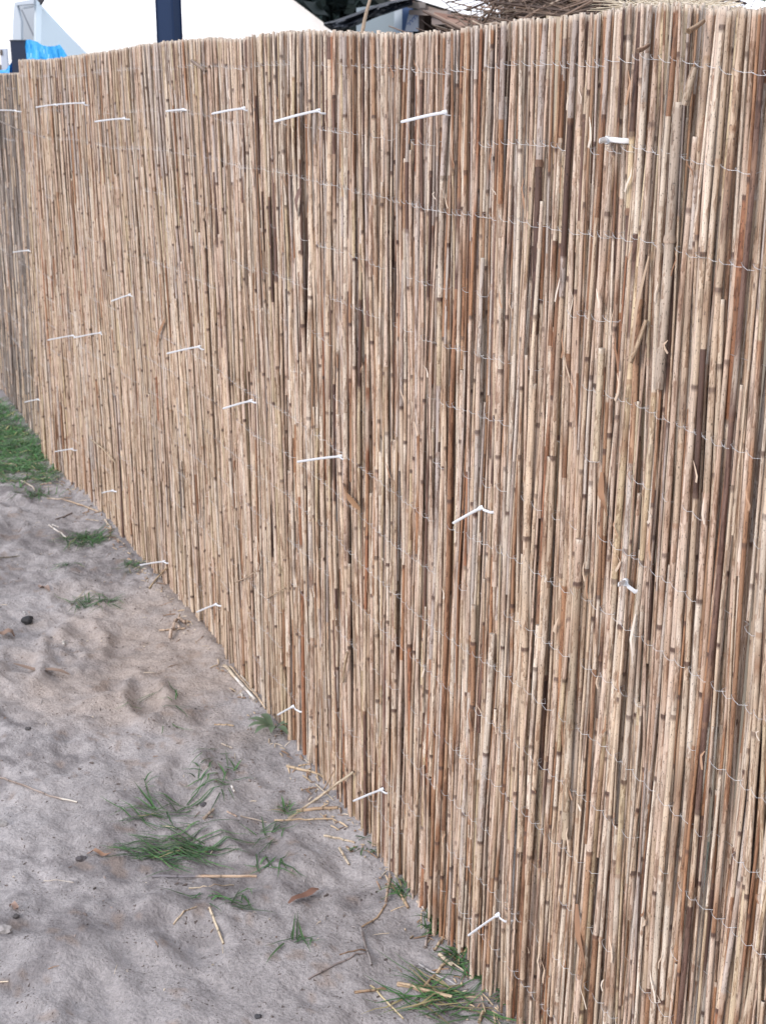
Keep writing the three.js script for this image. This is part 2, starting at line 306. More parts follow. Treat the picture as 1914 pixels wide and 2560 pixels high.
function reedScreen(root, za, zb, set) {
  const r = rngOf(set.seed); const reeds = [];
  for (const L of set.layers) {
    for (let Z = za; Z < zb;) {
      const rad = clamp(0.00265 * Math.exp(0.34 * gauss(r)), 0.0014, 0.0060) * L.size;
      Z += (rad * 2 * L.step) * (0.6 + r() * 0.8) / FD;
      const top = topH(Z) - (set.low || 0) + 0.0016 * gauss(r) + (r() < 0.02 ? -0.03 * r() : 0);
      const big = r() < 0.05;
      const o = { Z, n: mix(L.n0, L.n1, r()), rad, y0: -0.03, y1: top, tilt: 0.013 * gauss(r) + (big ? 0.028 * gauss(r) : 0), nt: 0.004 * gauss(r), bend: 0.0042 * gauss(r), ph: r() * 9, wv: 0.0010 + 0.0034 * r(), dark: L.dark || 0, grey: set.grey || 0, layer: L.id, open: r() < 0.5 };
      const cut = r();
      if (L.id > 0) {
        if (cut < 0.17) o.y1 = 0.25 + r() * 1.25;           // a reed that ends part-way up
        else if (cut < 0.33) { o.y0 = 0.1 + r() * 1.2; o.cap0 = 1; }   // hangs from above
        else if (cut < 0.52) { o.y0 = 0.1 + r() * 0.8; o.y1 = Math.min(top, o.y0 + 0.3 + r() * 0.6); o.cap0 = 1; }
        if (o.y1 > top) o.y1 = top;
      }
      o.score = L.id < 1 ? 0 : rad * (o.y1 - o.y0) / (o.Z * o.Z) * (L.id === 2 ? 1.6 : 1) * (o.Z < 1.42 ? 0.02 : 1);
      o.r = rngOf(Math.floor(r() * 4e9)); reeds.push(o);
    }
  }
  for (const e of set.extra || []) { e.r = rngOf(5); e.score = 9; reeds.push(e); }
  reeds.sort((a, b) => b.score - a.score);
  const mass = new MB();
  reeds.forEach((o, k) => {
    o.sides = o.Z < 2.4 ? 7 : o.Z < 3.6 ? 6 : 5; o.fine = o.Z < 3; if (o.layer === 0) o.sides = 5;
    if (k < set.single) { const m = new MB(); addReed(m, o.r, o); part(m, 'reed', reedMat, root); } else addReed(mass, o.r, o);
  });
  part(mass, 'reed', reedMat, root).userData.kind = 'stuff';
  // binding wire: long stitches that ride over a few reeds and dip behind them
  for (let k = 0; k < rowsDown.length; k++) {
    const m = new MB(), wr = rngOf(set.seed + 500 + k), vis = [0.72, 0.5, 0.85, 0.48, 0.5, 0.5, 0.46, 0.68, 0.55, 0.72, 0.68, 0.5, 0.55, 0.55, 0.5][k];
    const pts = [];
    for (let Z = zb - 0.01, dim = 0; Z > za;) {
      const L = (0.013 + wr() * 0.014) / FD, y = rowY(k, Z) - (set.low || 0), out = set.wireOut + 0.0015 * wr(), drop = 0.003 + 0.005 * wr();
      dim = vnoise(Z * 9, k, 777) * 0.6 + wr() * 0.4;
      if (dim < vis * (1.12 - 0.13 * Math.max(0, Z - 1.6))) for (const [f, dy, n] of [[0, 0.002, out - 0.011], [0.1, 0.0012, out - 0.002], [0.45, -drop * 0.35, out], [0.8, -drop * 0.85, out - 0.001], [1, -drop, out - 0.012]]) pts.push(F(Z - f * L, y + dy, n));
      else for (const f of [0, 0.5]) pts.push(F(Z - f * L, y, out - 0.016));
      Z -= L * (1.05 + 0.2 * wr());
    }
    m.tube(pts, pts.map(() => 0.00031), 4, pts.map(() => [1, 1, 1]));
    part(m, 'binding_wire', wireMat, root);
  }
  return reeds;
}
const mainRoot = thing('reed_screen', 'long tan reed screen bound with thin wire, running beside the sandy path', 'reed fence', F(3.0, 0, 0));
const bentReed = { Z: onFence(1706, 500).Z, n: 0.014, rad: 0.0066, y0: onFence(1700, 980).y, y1: onFence(1712, 255).y, tilt: 0.006, nt: 0, bend: 0.002, ph: 2, cap0: 1, layer: 2, tint: [0.42, 0.345, 0.285], open: 1 };
const paleReed = { Z: onFence(1521, 1030).Z, n: 0.014, rad: 0.0050, y0: onFence(1512, 1150).y, y1: onFence(1530, 870).y, tilt: 0.012, nt: 0, bend: 0, ph: 1, cap0: 1, layer: 2, tint: [0.55, 0.455, 0.34] };
const longPale = { Z: onFence(1440, 1900).Z, n: 0.013, rad: 0.0055, y0: onFence(1440, 2100).y, y1: onFence(1445, 1330).y, tilt: 0.004, nt: 0, bend: 0, ph: 1, cap0: 1, layer: 2, tint: [0.47, 0.385, 0.29] };
reedScreen(mainRoot, 1.22, 5.66, {
  seed: 1234, single: 299, wireOut: 0.0115, extra: [bentReed, paleReed, longPale],
  layers: [{ id: 0, n0: -0.019, n1: -0.012, step: 0.78, size: 1.25, dark: 0.05 }, { id: 1, n0: -0.008, n1: 0.000, step: 1.02, size: 1.0, dark: 0.02 }, { id: 2, n0: 0.000, n1: 0.0075, step: 1.34, size: 1.0 }],  // more dark reeds in the back layers: gap shade put into the colour
});
const farRoot = thing('reed_screen', 'short greyish reed panel set back behind the long screen, rising from the green grass', 'reed fence', F(6.4, 0, -0.04));
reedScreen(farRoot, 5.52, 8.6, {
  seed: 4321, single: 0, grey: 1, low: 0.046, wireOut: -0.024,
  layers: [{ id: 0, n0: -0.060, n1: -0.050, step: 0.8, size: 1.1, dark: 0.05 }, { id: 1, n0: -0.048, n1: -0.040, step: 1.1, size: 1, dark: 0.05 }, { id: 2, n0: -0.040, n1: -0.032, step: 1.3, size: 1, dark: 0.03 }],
});
// sheath leaves, splinters and broken stalks caught in the long screen
{
  const r = rngOf(888);
  const flaps = new MB();
  for (let k = 0; k < 320; k++) {
    const Z = 1.35 + (r() ** 1.5) * 4.2, y = 0.05 + r() * 1.5, len = 0.010 + r() * 0.035, w = 0.0009 + r() * 0.0016, out = 0.009 + r() * 0.006, sl = (r() - 0.5) * 0.5, c = r() < 0.45 ? pick(r, BROWN) : r() < 0.5 ? pick(r, STRAW) : pick(r, PALE);
    const pts = [0, 0.3, 0.65, 1].map((f) => F(Z + sl * len * f + 0.004 * Math.sin(f * 4 + k), y + len * f, out + 0.008 * f * f * r()));
    flaps.strip(pts, [w, w * 1.1, w * 0.8, w * 0.15], V(-FA / FD, 0, 1 / FD), pts.map((_, i) => mul(c, 0.9 + 0.12 * i)), r(), 0.4);
  }
  part(flaps, 'leaf_sheath', strawMat, mainRoot).userData.kind = 'stuff';
  const scrap = (name, a, b, w, col, label, n0 = 0.012, n1 = 0.02) => {
    const A = onFence(...a, n0), B = onFence(...b, n1), m = new MB(); const mid = A.p.clone().lerp(B.p, 0.5).add(V(NX * 0.006, 0, -NZ * 0.006));
    m.strip([A.p, A.p.clone().lerp(mid, 0.5), mid, mid.clone().lerp(B.p, 0.5), B.p], [w * 0.35, w * 0.8, w, w * 0.95, w * 0.5], V(-FA / FD, 0, 1 / FD).cross(V(NX, 0, -NZ)).add(V(-FA / FD, 0, 1 / FD)), [1, 0.92, 1.04, 0.95, 0.85].map((k) => mul(col, k)), 0, 0.3);
    part(m, name, strawMat, mainRoot, label);
  };
  const twig = (name, P, rad, col, label) => { const m = new MB(), pts = P.map(([x, y, n]) => onFence(x, y, n).p); m.tube(pts, pts.map((_, i) => rad * (1 - 0.12 * i)), 7, pts.map((_, i) => mul(col, 0.92 + 0.1 * (i % 2))), { cap0: mul(col, 0.8), cap1: mul(col, 0.7) }); part(m, name, reedMat, mainRoot, label); };
  scrap('dry_leaf', [857, 1208], [900, 1272], 0.0085, [0.27, 0.15, 0.075], 'brown dry leaf sticking out slantwise');
  scrap('dry_leaf', [412, 797], [390, 866], 0.0075, [0.30, 0.165, 0.09], 'reddish brown dry leaf strip');
  scrap('dry_leaf', [1503, 1180], [1515, 1290], 0.005, [0.27, 0.15, 0.085], 'rust brown dry sheath');
  scrap('dry_leaf', [1587, 1535], [1580, 1660], 0.0022, [0.60, 0.53, 0.46], 'white papery strip of peeled sheath');
  scrap('dry_leaf', [1620, 640], [1575, 900], 0.003, [0.42, 0.31, 0.22], 'pale split sheath');
  scrap('dry_leaf', [1440, 2260], [1460, 2420], 0.0055, [0.26, 0.145, 0.085], 'brown sheath at the foot');
  scrap('dry_leaf', [745, 540], [752, 470], 0.008, [0.19, 0.12, 0.10], 'shaggy brown seed head');
  twig('broken_stalk', [[1720, 78, 0.045], [1740, 66, 0.03], [1757, 53, 0.008]], 0.0034, [0.29, 0.19, 0.11], 'broken brown stub poking out near the top');
  twig('broken_stalk', [[1592, 127, 0.03], [1606, 122, 0.022], [1620, 112, 0.008]], 0.0032, [0.30, 0.20, 0.14], 'broken stub beside the top wire');
  twig('broken_stalk', [[1712, 262, 0.016], [1721, 215, 0.016], [1735, 168, 0.013]], 0.0052, [0.44, 0.36, 0.28], 'thick reed snapped over at its joint');
  twig('broken_stalk', [[1575, 905, 0.02], [1592, 862, 0.016], [1614, 800, 0.009]], 0.0036, [0.45, 0.34, 0.24], 'split stalk leaning across');
  twig('broken_stalk', [[228, 1098, 0.012], [258, 1122, 0.02], [289, 1157, 0.014]], 0.0022, [0.52, 0.42, 0.29], 'thin pale straw lying slantwise');
  twig('broken_stalk', [[592, 1455, 0.012], [620, 1442, 0.02], [645, 1425, 0.012]], 0.0018, [0.50, 0.38, 0.28]);
  twig('broken_stalk', [[670, 1495, 0.012], [690, 1482, 0.018], [712, 1470, 0.012]], 0.0018, [0.52, 0.40, 0.28]);
  twig('broken_stalk', [[480, 152, 0.014], [495, 163, 0.02], [515, 178, 0.013]], 0.0042, [0.24, 0.18, 0.14], 'short dark stub across the top wire');
  twig('broken_stalk', [[0, 303, 0.012], [25, 314, 0.02], [53, 328, 0.012]], 0.0032, [0.22, 0.18, 0.15]);
  twig('broken_stalk', [[868, 1630, 0.014], [860, 1670, 0.02], [857, 1705, 0.012]], 0.0034, [0.60, 0.49, 0.36], 'pale stalk end leaning out');
}

// ------------------------------------------------------------------ white cable ties
const tiePlaces = [
  // row, head px, tail-tip px, loop px (or null), label
  ['top', S(33, 239), S(-6, 238), null, 'white cable tie cut by the picture edge, below the small pale post'],
  ['top', S(119, 226), S(77, 232), null, 'shorter outer one of two white cable ties lying end to end in the top row'],
  ['top', S(181, 222.5), S(121, 226), S(185, 227), 'longer inner one of two white cable ties lying end to end in the top row'],
  ['top', S(268, 256), S(204, 263), null, 'white cable tie hanging a little lower than its neighbours, left of the black post'],
  ['top', S(395, 237), S(358, 240.5), S(402, 238), 'short white cable tie in the top row just below the black post'],
  ['top', S(526, 234), S(457, 246), S(531, 239), 'white cable tie in the top row, first one past the black post'],
  ['top', S(687, 239), S(592, 263), S(694, 245), 'long white cable tie in the top row, below the white canopy slope'],
  ['top', S(959, 243), S(865, 264), S(964, 249), 'long white cable tie in the top row, below the shed'],
  ['stub', S(1311, 303), S(1294, 305), S(1339, 304), 'stubby white cable tie end pointing at the viewer, below the brush heap'],
  ['middle', S(61, 541), S(28, 545), null, 'thin white cable tie alone at mid height where the two reed screens meet'],
  ['middle', S(280, 637), S(240, 651), S(285, 640), 'white cable tie set highest of the middle row'],
  ['middle', S(157, 725), S(103, 735), null, 'white cable tie in the middle row, outer one of the touching pair'],
  ['middle', S(217, 719), S(159, 730), S(222, 724), 'white cable tie in the middle row, inner one of the touching pair'],
  ['middle', S(430, 749), S(360, 764), S(436, 755), 'white cable tie in the middle row beside the reddish dry leaf strip'],
  ['middle', S(542, 866), S(481, 883), S(549, 870), 'white cable tie halfway up the screen, between the two dry leaves'],
  ['middle', S(734, 986), S(641, 998), S(741, 993), 'long white cable tie just above the slanting brown dry leaf'],
  ['middle', S(1037, 1098), S(977, 1131), S(1058, 1107), 'steep white cable tie with a visible loop, alone in the middle of the screen'],
  ['stub', S(1350, 1258), S(1335, 1263), S(1370, 1278), 'crumpled white cable tie end above the white papery strip'],
  ['bottom', S(82, 863), S(53, 869), null, 'small white cable tie low down above the green grass patch'],
  ['bottom', S(156, 970), S(118, 976), S(160, 973), 'white cable tie in the bottom row beside the edge of the green grass'],
  ['bottom', S(243, 1060), S(220, 1065), S(250, 1062), 'shortest white cable tie in the bottom row'],
  ['bottom', S(354, 1213), S(302, 1221), S(360, 1217), 'white cable tie in the bottom row above the leaning straw piece'],
  ['bottom', S(466, 1306), S(424, 1323), S(474, 1309), 'white cable tie in the bottom row above the small heap of reed scraps'],
  ['bottom', S(632, 1527), S(599, 1545), S(648, 1538), 'white cable tie in the bottom row above the broad-leaved weed'],
  ['bottom', S(824, 1706), S(762, 1731), S(833, 1714), 'white cable tie in the bottom row above the long leaning reed piece'],
  ['bottom', S(1074, 1977), S(1010, 2022), S(1090, 1991), 'steep white cable tie above the low grass at the bottom of the picture'],
];
for (const [row, h, t, l, label] of tiePlaces) {
  const head = onFence(h[0], h[1], 0.014).p, rt = ray(t[0], t[1]), O = V(0, EYE, 0);
  const k = head.clone().sub(O).dot(rt) / rt.lengthSq();
  let tip = O.clone().addScaledVector(rt, k * (row === 'stub' ? 0.965 : 1));
  const root = thing('cable_tie', label, 'cable tie', head, 'white cable ties holding the reed screens');
  const kn = row === 'stub' ? 1.5 : 1, c = row === 'stub' ? [0.80, 0.82, 0.84] : [0.68, 0.71, 0.75], dir = tip.clone().sub(head), len = dir.length();
  const strap = new MB(), mid = head.clone().lerp(tip, 0.5).add(V(0, len * 0.012, 0));
  const pts = [head.clone().addScaledVector(dir, 0.04), head.clone().lerp(mid, 0.5).add(V(0, len * 0.004, 0)), mid, mid.clone().lerp(tip, 0.55), mid.clone().lerp(tip, 0.94), tip];
  strap.tube(pts, [0.0024, 0.0024, 0.0024, 0.0024, 0.0023, 0.0013].map((v) => v * kn), 10, pts.map(() => c), { wx: 1, wy: 0.34, cap0: c, cap1: c, ref: UP });
  part(strap, 'tail', nylonMat, root);
  const hd = new MB(), d = dir.clone().normalize();
  hd.tube([head.clone().addScaledVector(d, -0.0045), head.clone().addScaledVector(d, -0.0038), head.clone().addScaledVector(d, 0.003), head.clone().addScaledVector(d, 0.0038)], [0.0030, 0.0038, 0.0038, 0.0030].map((v) => v * kn), 8, [c, c, c, c], { cap0: c, cap1: mul(c, 0.97), ref: UP, rot: 0.3927, wy: 0.85 });
  part(hd, 'head', nylonMat, root);
  const lp = new MB(), q = l ? onFence(l[0], l[1], 0.0115).p : onFence(h[0] + 5, h[1] + 2, 0.011).p, inn = q.clone().add(V(-FA / FD, 0, 1 / FD).multiplyScalar(0.004)).add(V(-NX * 0.02, -0.001, NZ * 0.02));
  const lpts = [head.clone().addScaledVector(d, -0.003), head.clone().lerp(q, 0.5).add(V(NX * 0.003, 0.001, -NZ * 0.003)), q, inn];
  lp.tube(lpts, [0.0023, 0.0023, 0.0023, 0.0023].map((v) => v * kn), 8, lpts.map(() => c), { wx: 1, wy: 0.36, ref: UP });
  part(lp, 'loop', nylonMat, root);
}

// ------------------------------------------------------------------ loose pieces on the sand
const PIECE = 'loose reed pieces lying on the sand';
function stalk(label, P, dia, col, o = {}) {                // P: survey pixels; entries may be {f: [x, y]} on the screen
  const r = rngOf(label.length * 131 + Math.round(P[0][0] || 7));
  const pts0 = P.map((q) => (q.f ? onFence(q.f[0], q.f[1], 0.010 + dia / 2).p : onGround(q[0], q[1]).add(V(0, dia * (o.lift ?? 0.42), 0))));
  const pts = []; for (let i = 0; i < pts0.length - 1; i++) for (let j = 0; j < 6; j++) { const f = j / 6, p = pts0[i].clone().lerp(pts0[i + 1], f); p.y += (r() - 0.5) * 0.0012 + (o.arch || 0) * Math.sin(f * Math.PI); pts.push(p); } pts.push(pts0[pts0.length - 1]);
  if (!P.some((q) => q.f)) for (const p of pts) p.y = Math.max(p.y, gh(p.x, p.z) + dia * 0.25);
  const cols = [], rad = []; const R = [], Q = []; const nodes = [Math.floor(2 + r() * 2), Math.floor(pts.length * 0.62)];
  pts.forEach((p, i) => {
    const f = i / (pts.length - 1), c = mul(o.col2 && f < (o.split ?? 0.5) ? o.col2 : o.col3 && f > 0.8 ? o.col3 : col, 0.93 + r() * 0.14), rr = dia / 2 * (1 - (o.taper ?? 0.15) * f);
    if (nodes.includes(i) && dia > 0.0035) { const t = pts[Math.min(i + 1, pts.length - 1)].clone().sub(p).normalize(); for (const [s, k, d] of [[-0.003, 1, 1], [-0.0012, 1.15, 0.45], [0.0012, 1.15, 0.45], [0.003, 1, 1]]) { Q.push(p.clone().addScaledVector(t, s)); R.push(rr * k); cols.push(mul(c, d)); } }
    else { Q.push(p); R.push(rr); cols.push(c); }
  });
  const m = new MB(); m.tube(Q, R, dia > 0.003 ? 8 : 5, cols, { cap0: mul(col, 0.7), cap1: mul(col, 0.75), u0: r(), v0: r() * 5 });
  return solo(m, o.name || 'reed_piece', reedMat, pts0[0].clone(), label, o.cat || 'reed piece', o.group === null ? undefined : o.group || PIECE);
}
const ST = [0.50, 0.385, 0.26], PL = [0.60, 0.51, 0.39], GR = [0.30, 0.275, 0.265], BR = [0.22, 0.14, 0.09], WH = [0.70, 0.67, 0.63], TN = [0.42, 0.30, 0.20];
stalk('long thick straw-coloured reed piece leaning its far end against the screen', [Z6(455, 935), Z6(600, 830), { f: Z6(795, 680) }], 0.0068, PL);
stalk('short tan reed piece touching the screen foot just above the long leaning reed', [Z6(450, 655), Z6(545, 680), Z6(640, 715)], 0.0065, ST);
stalk('tiny straw bit above the short tan reed piece by the screen foot', [Z6(510, 655), Z6(570, 659)], 0.004, ST);
stalk('short brownish reed piece crossing directly under the long leaning reed', [Z6(500, 892), Z6(600, 878), Z6(710, 870)], 0.0078, TN);
stalk('thin straight reed piece pointing at the lower end of the long leaning reed', [Z6(385, 940), Z6(540, 932), Z6(690, 926)], 0.0042, ST);
stalk('thin straw stem rising to the screen behind the long leaning reed', [Z6(640, 775), { f: Z6(690, 680) }], 0.003, TN);
stalk('thin pale split straw slanting past the top of the long leaning reed', [Z6(598, 745), Z6(690, 830)], 0.0028, PL);
stalk('flat pale straw lying alone below the long leaning reed', [Z6(640, 1015), Z6(720, 1030), Z6(800, 1050)], 0.0048, PL);
stalk('short pale reed piece lying below the flat straw, pointing towards the viewer', [Z6(720, 1080), Z6(770, 1165)], 0.0055, PL);
stalk('long straight reed lying level below the big grass tuft, one half weathered grey', [Z5(795, 1447), Z5(1060, 1447), Z5(1340, 1447)], 0.0062, [0.55, 0.41, 0.30], { col2: [0.20, 0.19, 0.21] });
stalk('thin pale straw lying parallel under the long level reed', [Z5(985, 1507), Z5(1100, 1498), Z5(1220, 1490)], 0.0028, PL);
stalk('bent thin reed piece, upper limb of the dog-leg near the screen', [Z6(980, 1225), Z6(960, 1358)], 0.0062, [0.45, 0.33, 0.25]);
stalk('bent thin reed piece, middle limb of the dog-leg near the screen', [Z6(960, 1370), Z6(915, 1440), Z6(830, 1490)], 0.004, TN);
stalk('grey bare twig continuing down from the dog-leg of bent reed', [Z6(830, 1495), Z6(855, 1590), Z6(885, 1685)], 0.0052, [0.27, 0.25, 0.25], { cat: 'twig', name: 'twig' });
stalk('tan reed piece pointing to the screen foot beside the dog-leg of bent reed', [Z6(990, 1270), Z6(1075, 1390)], 0.0068, TN);
stalk('slim pale straw near the bottom, standing alone left of the grey twig', [Z6(50, 1390), Z6(85, 1480), Z6(122, 1575)], 0.0052, [0.58, 0.49, 0.36]);
stalk('pale straw slanting the other way beside the slim pale straw', [Z5(905, 1690), Z5(1025, 1605)], 0.0038, PL);
stalk('long thin dark twig lying below the dog-leg of bent reed', [Z6(560, 1755), Z6(700, 1680), Z6(855, 1625)], 0.0036, [0.24, 0.20, 0.19], { cat: 'twig', name: 'twig' });
stalk('short brown twig lying just above the long thin dark twig', [Z6(720, 1630), Z6(855, 1607)], 0.003, BR, { cat: 'twig', name: 'twig' });
stalk('short grey-tan reed stub near the screen, above the low grass', [Z6(1180, 1500), Z6(1165, 1592)], 0.006, [0.36, 0.30, 0.27]);
stalk('smallest tan reed stub beside the grey-tan stub near the screen', [Z6(1250, 1552), Z6(1210, 1610)], 0.0055, ST);
stalk('thick pale reed end, uppermost of the three crossing by the low grass', [Z6(1235, 1632), Z6(1305, 1690)], 0.0078, PL);
stalk('straw-coloured reed, longest of the three crossing by the low grass', [Z6(1275, 1672), Z6(1210, 1740), Z6(1145, 1808)], 0.0058, ST);
stalk('thin straw running from the crossing reeds to the screen foot', [Z6(1262, 1640), Z6(1365, 1715)], 0.003, PL);
stalk('grey weathered straw lying flat under the crossing reeds', [Z6(1130, 1680), Z6(1230, 1740), Z6(1335, 1795)], 0.004, [0.42, 0.41, 0.42]);
stalk('thick straw-coloured reed lying in the low grass at the bottom of the picture', [Z6(1020, 1787), Z6(1160, 1822), Z6(1300, 1855)], 0.0085, ST);
stalk('long thin yellowish straw running to the bottom edge of the picture', [Z6(880, 1790), Z6(960, 1870), Z6(1050, 1962)], 0.0036, [0.55, 0.47, 0.30]);
stalk('short dull reed piece pointing to the thin yellowish straw', [Z6(797, 1826), Z6(960, 1806)], 0.0052, TN);
stalk('short reed piece at the bottom edge beside the low grass', [Z6(1462, 1930), Z6(1440, 1985)], 0.0068, ST);
stalk('thin brown stem curving along the screen foot above the low grass', [Z6(1245, 1475), Z6(1285, 1525), Z6(1340, 1592)], 0.003, [0.34, 0.23, 0.17]);
stalk('pale reed splinter, outermost of the three laid along the screen foot', [Z6(130, 140), Z6(205, 225), Z6(285, 315)], 0.0085, WH, { col2: PL, split: 0.4 });
stalk('straw-coloured reed, middle of the three laid along the screen foot', [Z6(155, 142), Z6(245, 245), Z6(340, 360)], 0.0065, [0.56, 0.44, 0.32]);
stalk('pale reed end, innermost of the three laid along the screen foot', [Z6(212, 188), Z6(300, 295)], 0.006, [0.56, 0.48, 0.40]);
stalk('small white chip lying below the three reeds along the screen foot', [Z6(216, 282), Z6(221, 304)], 0.006, [0.78, 0.76, 0.72]);
stalk('small straw bit lying outside the broad-leaved weed', [Z6(75, 440), Z6(175, 456)], 0.0042, ST);
stalk('smaller pale straw bit below the straw by the broad-leaved weed', [Z6(112, 538), Z6(168, 562)], 0.004, [0.55, 0.48, 0.41]);
stalk('short dull straw lying above the end of the big grass tuft', [Z6(20, 928), Z6(70, 880)], 0.0065, [0.46, 0.37, 0.29]);
stalk('thin pinkish straw beside the white flake right of the big grass tuft', [Z6(140, 890), Z6(190, 914)], 0.0038, [0.48, 0.36, 0.29]);
stalk('thin dull stem trailing right of the big grass tuft', [Z6(210, 912), Z6(345, 946)], 0.003, [0.40, 0.34, 0.29]);
stalk('tiny upright-looking white chip above the big grass tuft', [Z6(165, 760), Z6(179, 790)], 0.0052, [0.78, 0.77, 0.75]);
stalk('thin pale splinter at the screen foot above the dog-leg of bent reed', [Z6(1120, 1352), Z6(1160, 1395)], 0.0045, [0.60, 0.50, 0.42]);
stalk('long thin stem entering from the picture edge, tipped white at its inner end', [Z5(-20, 925), Z5(120, 965), Z5(260, 1025), Z5(405, 1058)], 0.0044, [0.33, 0.27, 0.24], { col3: [0.62, 0.58, 0.52] });
stalk('hair-thin pale straw on bare sand above the small dark pebbles', [Z5(230, 1466), Z5(385, 1475)], 0.0024, [0.55, 0.50, 0.45]);
stalk('thick tan reed stub standing up out of the scrap heap by the screen', [Z5(888, 215), Z5(905, 165), Z5(925, 118)], 0.0095, [0.52, 0.41, 0.33], { lift: 0.9, arch: 0.012 });
stalk('reed scrap lying across the scrap heap by the screen', [Z5(832, 162), Z5(900, 158), Z5(968, 152)], 0.0062, [0.46, 0.35, 0.26]);
stalk('short pale scrap on top of the scrap heap by the screen', [Z5(915, 128), Z5(940, 160)], 0.0085, [0.58, 0.47, 0.39], { lift: 1.2 });
stalk('brownish scrap at the back of the scrap heap by the screen', [Z5(935, 108), Z5(968, 138)], 0.0095, [0.40, 0.29, 0.22], { lift: 0.8 });
stalk('long straw bridging from bare sand to the screen foot near the grass edge', [Z4(310, 897), Z4(420, 908), Z4(540, 945), Z4(640, 985)], 0.0062, [0.50, 0.38, 0.27], { col2: [0.50, 0.42, 0.35], split: 0.35 });
stalk('white forked splinter on the sand below the grass edge', [Z4(318, 1070), Z4(375, 1110), Z4(430, 1150)], 0.0055, [0.68, 0.65, 0.61]);
stalk('small side fork of the white splinter below the grass edge', [Z4(340, 1074), Z4(382, 1084)], 0.004, [0.66, 0.63, 0.60]);
stalk('thin pale straw near the screen foot below the bridging straw', [Z4(555, 1030), Z4(640, 1042)], 0.004, [0.52, 0.45, 0.37]);
stalk('pale straw end tucked against the screen foot below the bridging straw', [Z4(680, 1038), Z4(716, 1080)], 0.007, [0.58, 0.49, 0.39]);
stalk('straw piece leaning against the screen under a cable tie', [Z4(965, 1480), Z4(1020, 1412), { f: Z4(1080, 1340) }], 0.0062, [0.46, 0.36, 0.24]);
stalk('pale straw lying flat along the lower edge of the green grass', [Z4(-20, 676), Z4(60, 680), Z4(145, 688)], 0.011, [0.50, 0.40, 0.31]);
stalk('thin whitish straw trailing out of the green grass', [Z4(138, 785), Z4(180, 805), Z4(228, 835)], 0.007, [0.54, 0.48, 0.41]);
stalk('brown straw lying beside the whitish straw below the green grass', [Z4(262, 808), Z4(335, 800)], 0.007, [0.40, 0.30, 0.24]);
stalk('dark bent twig on the sand below the bridging straw', [Z4(360, 1036), Z4(415, 1008), Z4(468, 990)], 0.0052, [0.20, 0.15, 0.13], { cat: 'twig', name: 'twig' });
stalk('thin dark twig at the picture edge above the footprints', [Z4(-10, 1280), Z4(60, 1278), Z4(130, 1268)], 0.0042, [0.18, 0.16, 0.12], { cat: 'twig', name: 'twig' });
stalk('tiny white chip on the sand below the black clod', [Z4(412, 1802), Z4(411, 1832)], 0.007, [0.76, 0.74, 0.71]);
stalk('thin white sliver standing by the black clod', [Z4(155, 1628), Z4(164, 1648)], 0.004, [0.74, 0.74, 0.74]);

function leafOn(label, a, b, w, col, o = {}) {
  const A = onGround(...a), B = onGround(...b), side = B.clone().sub(A).cross(UP).normalize(), m = new MB(), pts = [];
  for (let i = 0; i <= 6; i++) { const p = A.clone().lerp(B, i / 6); p.y = (o.flat ? mix(gh(A.x, A.z), gh(B.x, B.z), i / 6) + 0.006 : gh(p.x, p.z)) + 0.006 + 0.005 * Math.sin(i * 1.3 + w * 900) + (o.lift || 0) * Math.sin(i / 6 * Math.PI); pts.push(p); }
  m.strip(pts, [0.25, 0.7, 0.95, 1, 1, 0.9, 0.35].map((k) => k * w), side, [0.9, 1, 1.06, 0.94, 1.02, 0.95, 0.8].map((k) => mul(col, k)), 0, 0.42);
  return solo(m, 'dry_leaf', strawMat, A, label, 'dry leaf', 'dry leaves fallen on the sand');
}
leafOn('long brown dry sheath leaf on bare sand near the picture edge', Z5(75, 362), Z5(365, 410), 0.009, [0.20, 0.14, 0.105], { flat: 1 });
leafOn('reddish brown dry leaf on the sand below the long level reed', Z6(458, 1388), Z6(616, 1305), 0.0085, [0.19, 0.10, 0.07], { lift: 0.005 });
leafOn('short rusty dry leaf at the outer end of the big grass tuft', Z5(452, 1328), Z5(580, 1338), 0.0055, [0.24, 0.14, 0.09]);
leafOn('curled brown dry leaf flake in bare sand above the black clod', Z4(252, 1475), Z4(318, 1500), 0.009, [0.26, 0.19, 0.155]);
leafOn('crumpled brown dry leaf at the picture edge under the black clod', Z4(-10, 1790), Z4(95, 1800), 0.016, [0.21, 0.14, 0.105], { lift: 0.008 });
leafOn('small pinkish dry leaf scrap near the bottom left corner', Z5(55, 1605), Z5(100, 1625), 0.006, [0.32, 0.22, 0.175]);

function lump(label, name, cat, px, size, col, sq = 0.7, group) {
  const p = onGround(...px), g = new THREE.IcosahedronGeometry(1, 2), a = g.attributes.position, k = label.length;
  const cs = new Float32Array(a.count * 3);
  for (let i = 0; i < a.count; i++) { const v = V().fromBufferAttribute(a, i), n = 0.55 + 0.9 * fbm(v.x * 2.1 + k, v.y * 2.1 + v.z * 1.6, 4, k); a.setXYZ(i, v.x * n * size, v.y * n * size * sq, v.z * n * size * 0.9); const m = 0.8 + 0.4 * hash3(Math.round(v.x * 50), Math.round(v.y * 50), Math.round(v.z * 50)); cs.set(mul(col, m), i * 3); }
  g.setAttribute('color', new THREE.BufferAttribute(cs, 3)); g.computeVertexNormals();
  const m = new THREE.Mesh(g, plainMat); m.name = numbered(name); m.position.set(p.x, p.y + size * sq * 0.45, p.z); m.castShadow = m.receiveShadow = true; tag(m, label, cat, group); scene.add(m);
}
lump('black clod lying on bare sand near the picture edge', 'clod', 'clod', Z4(180, 1695), 0.017, [0.012, 0.012, 0.014], 0.75);
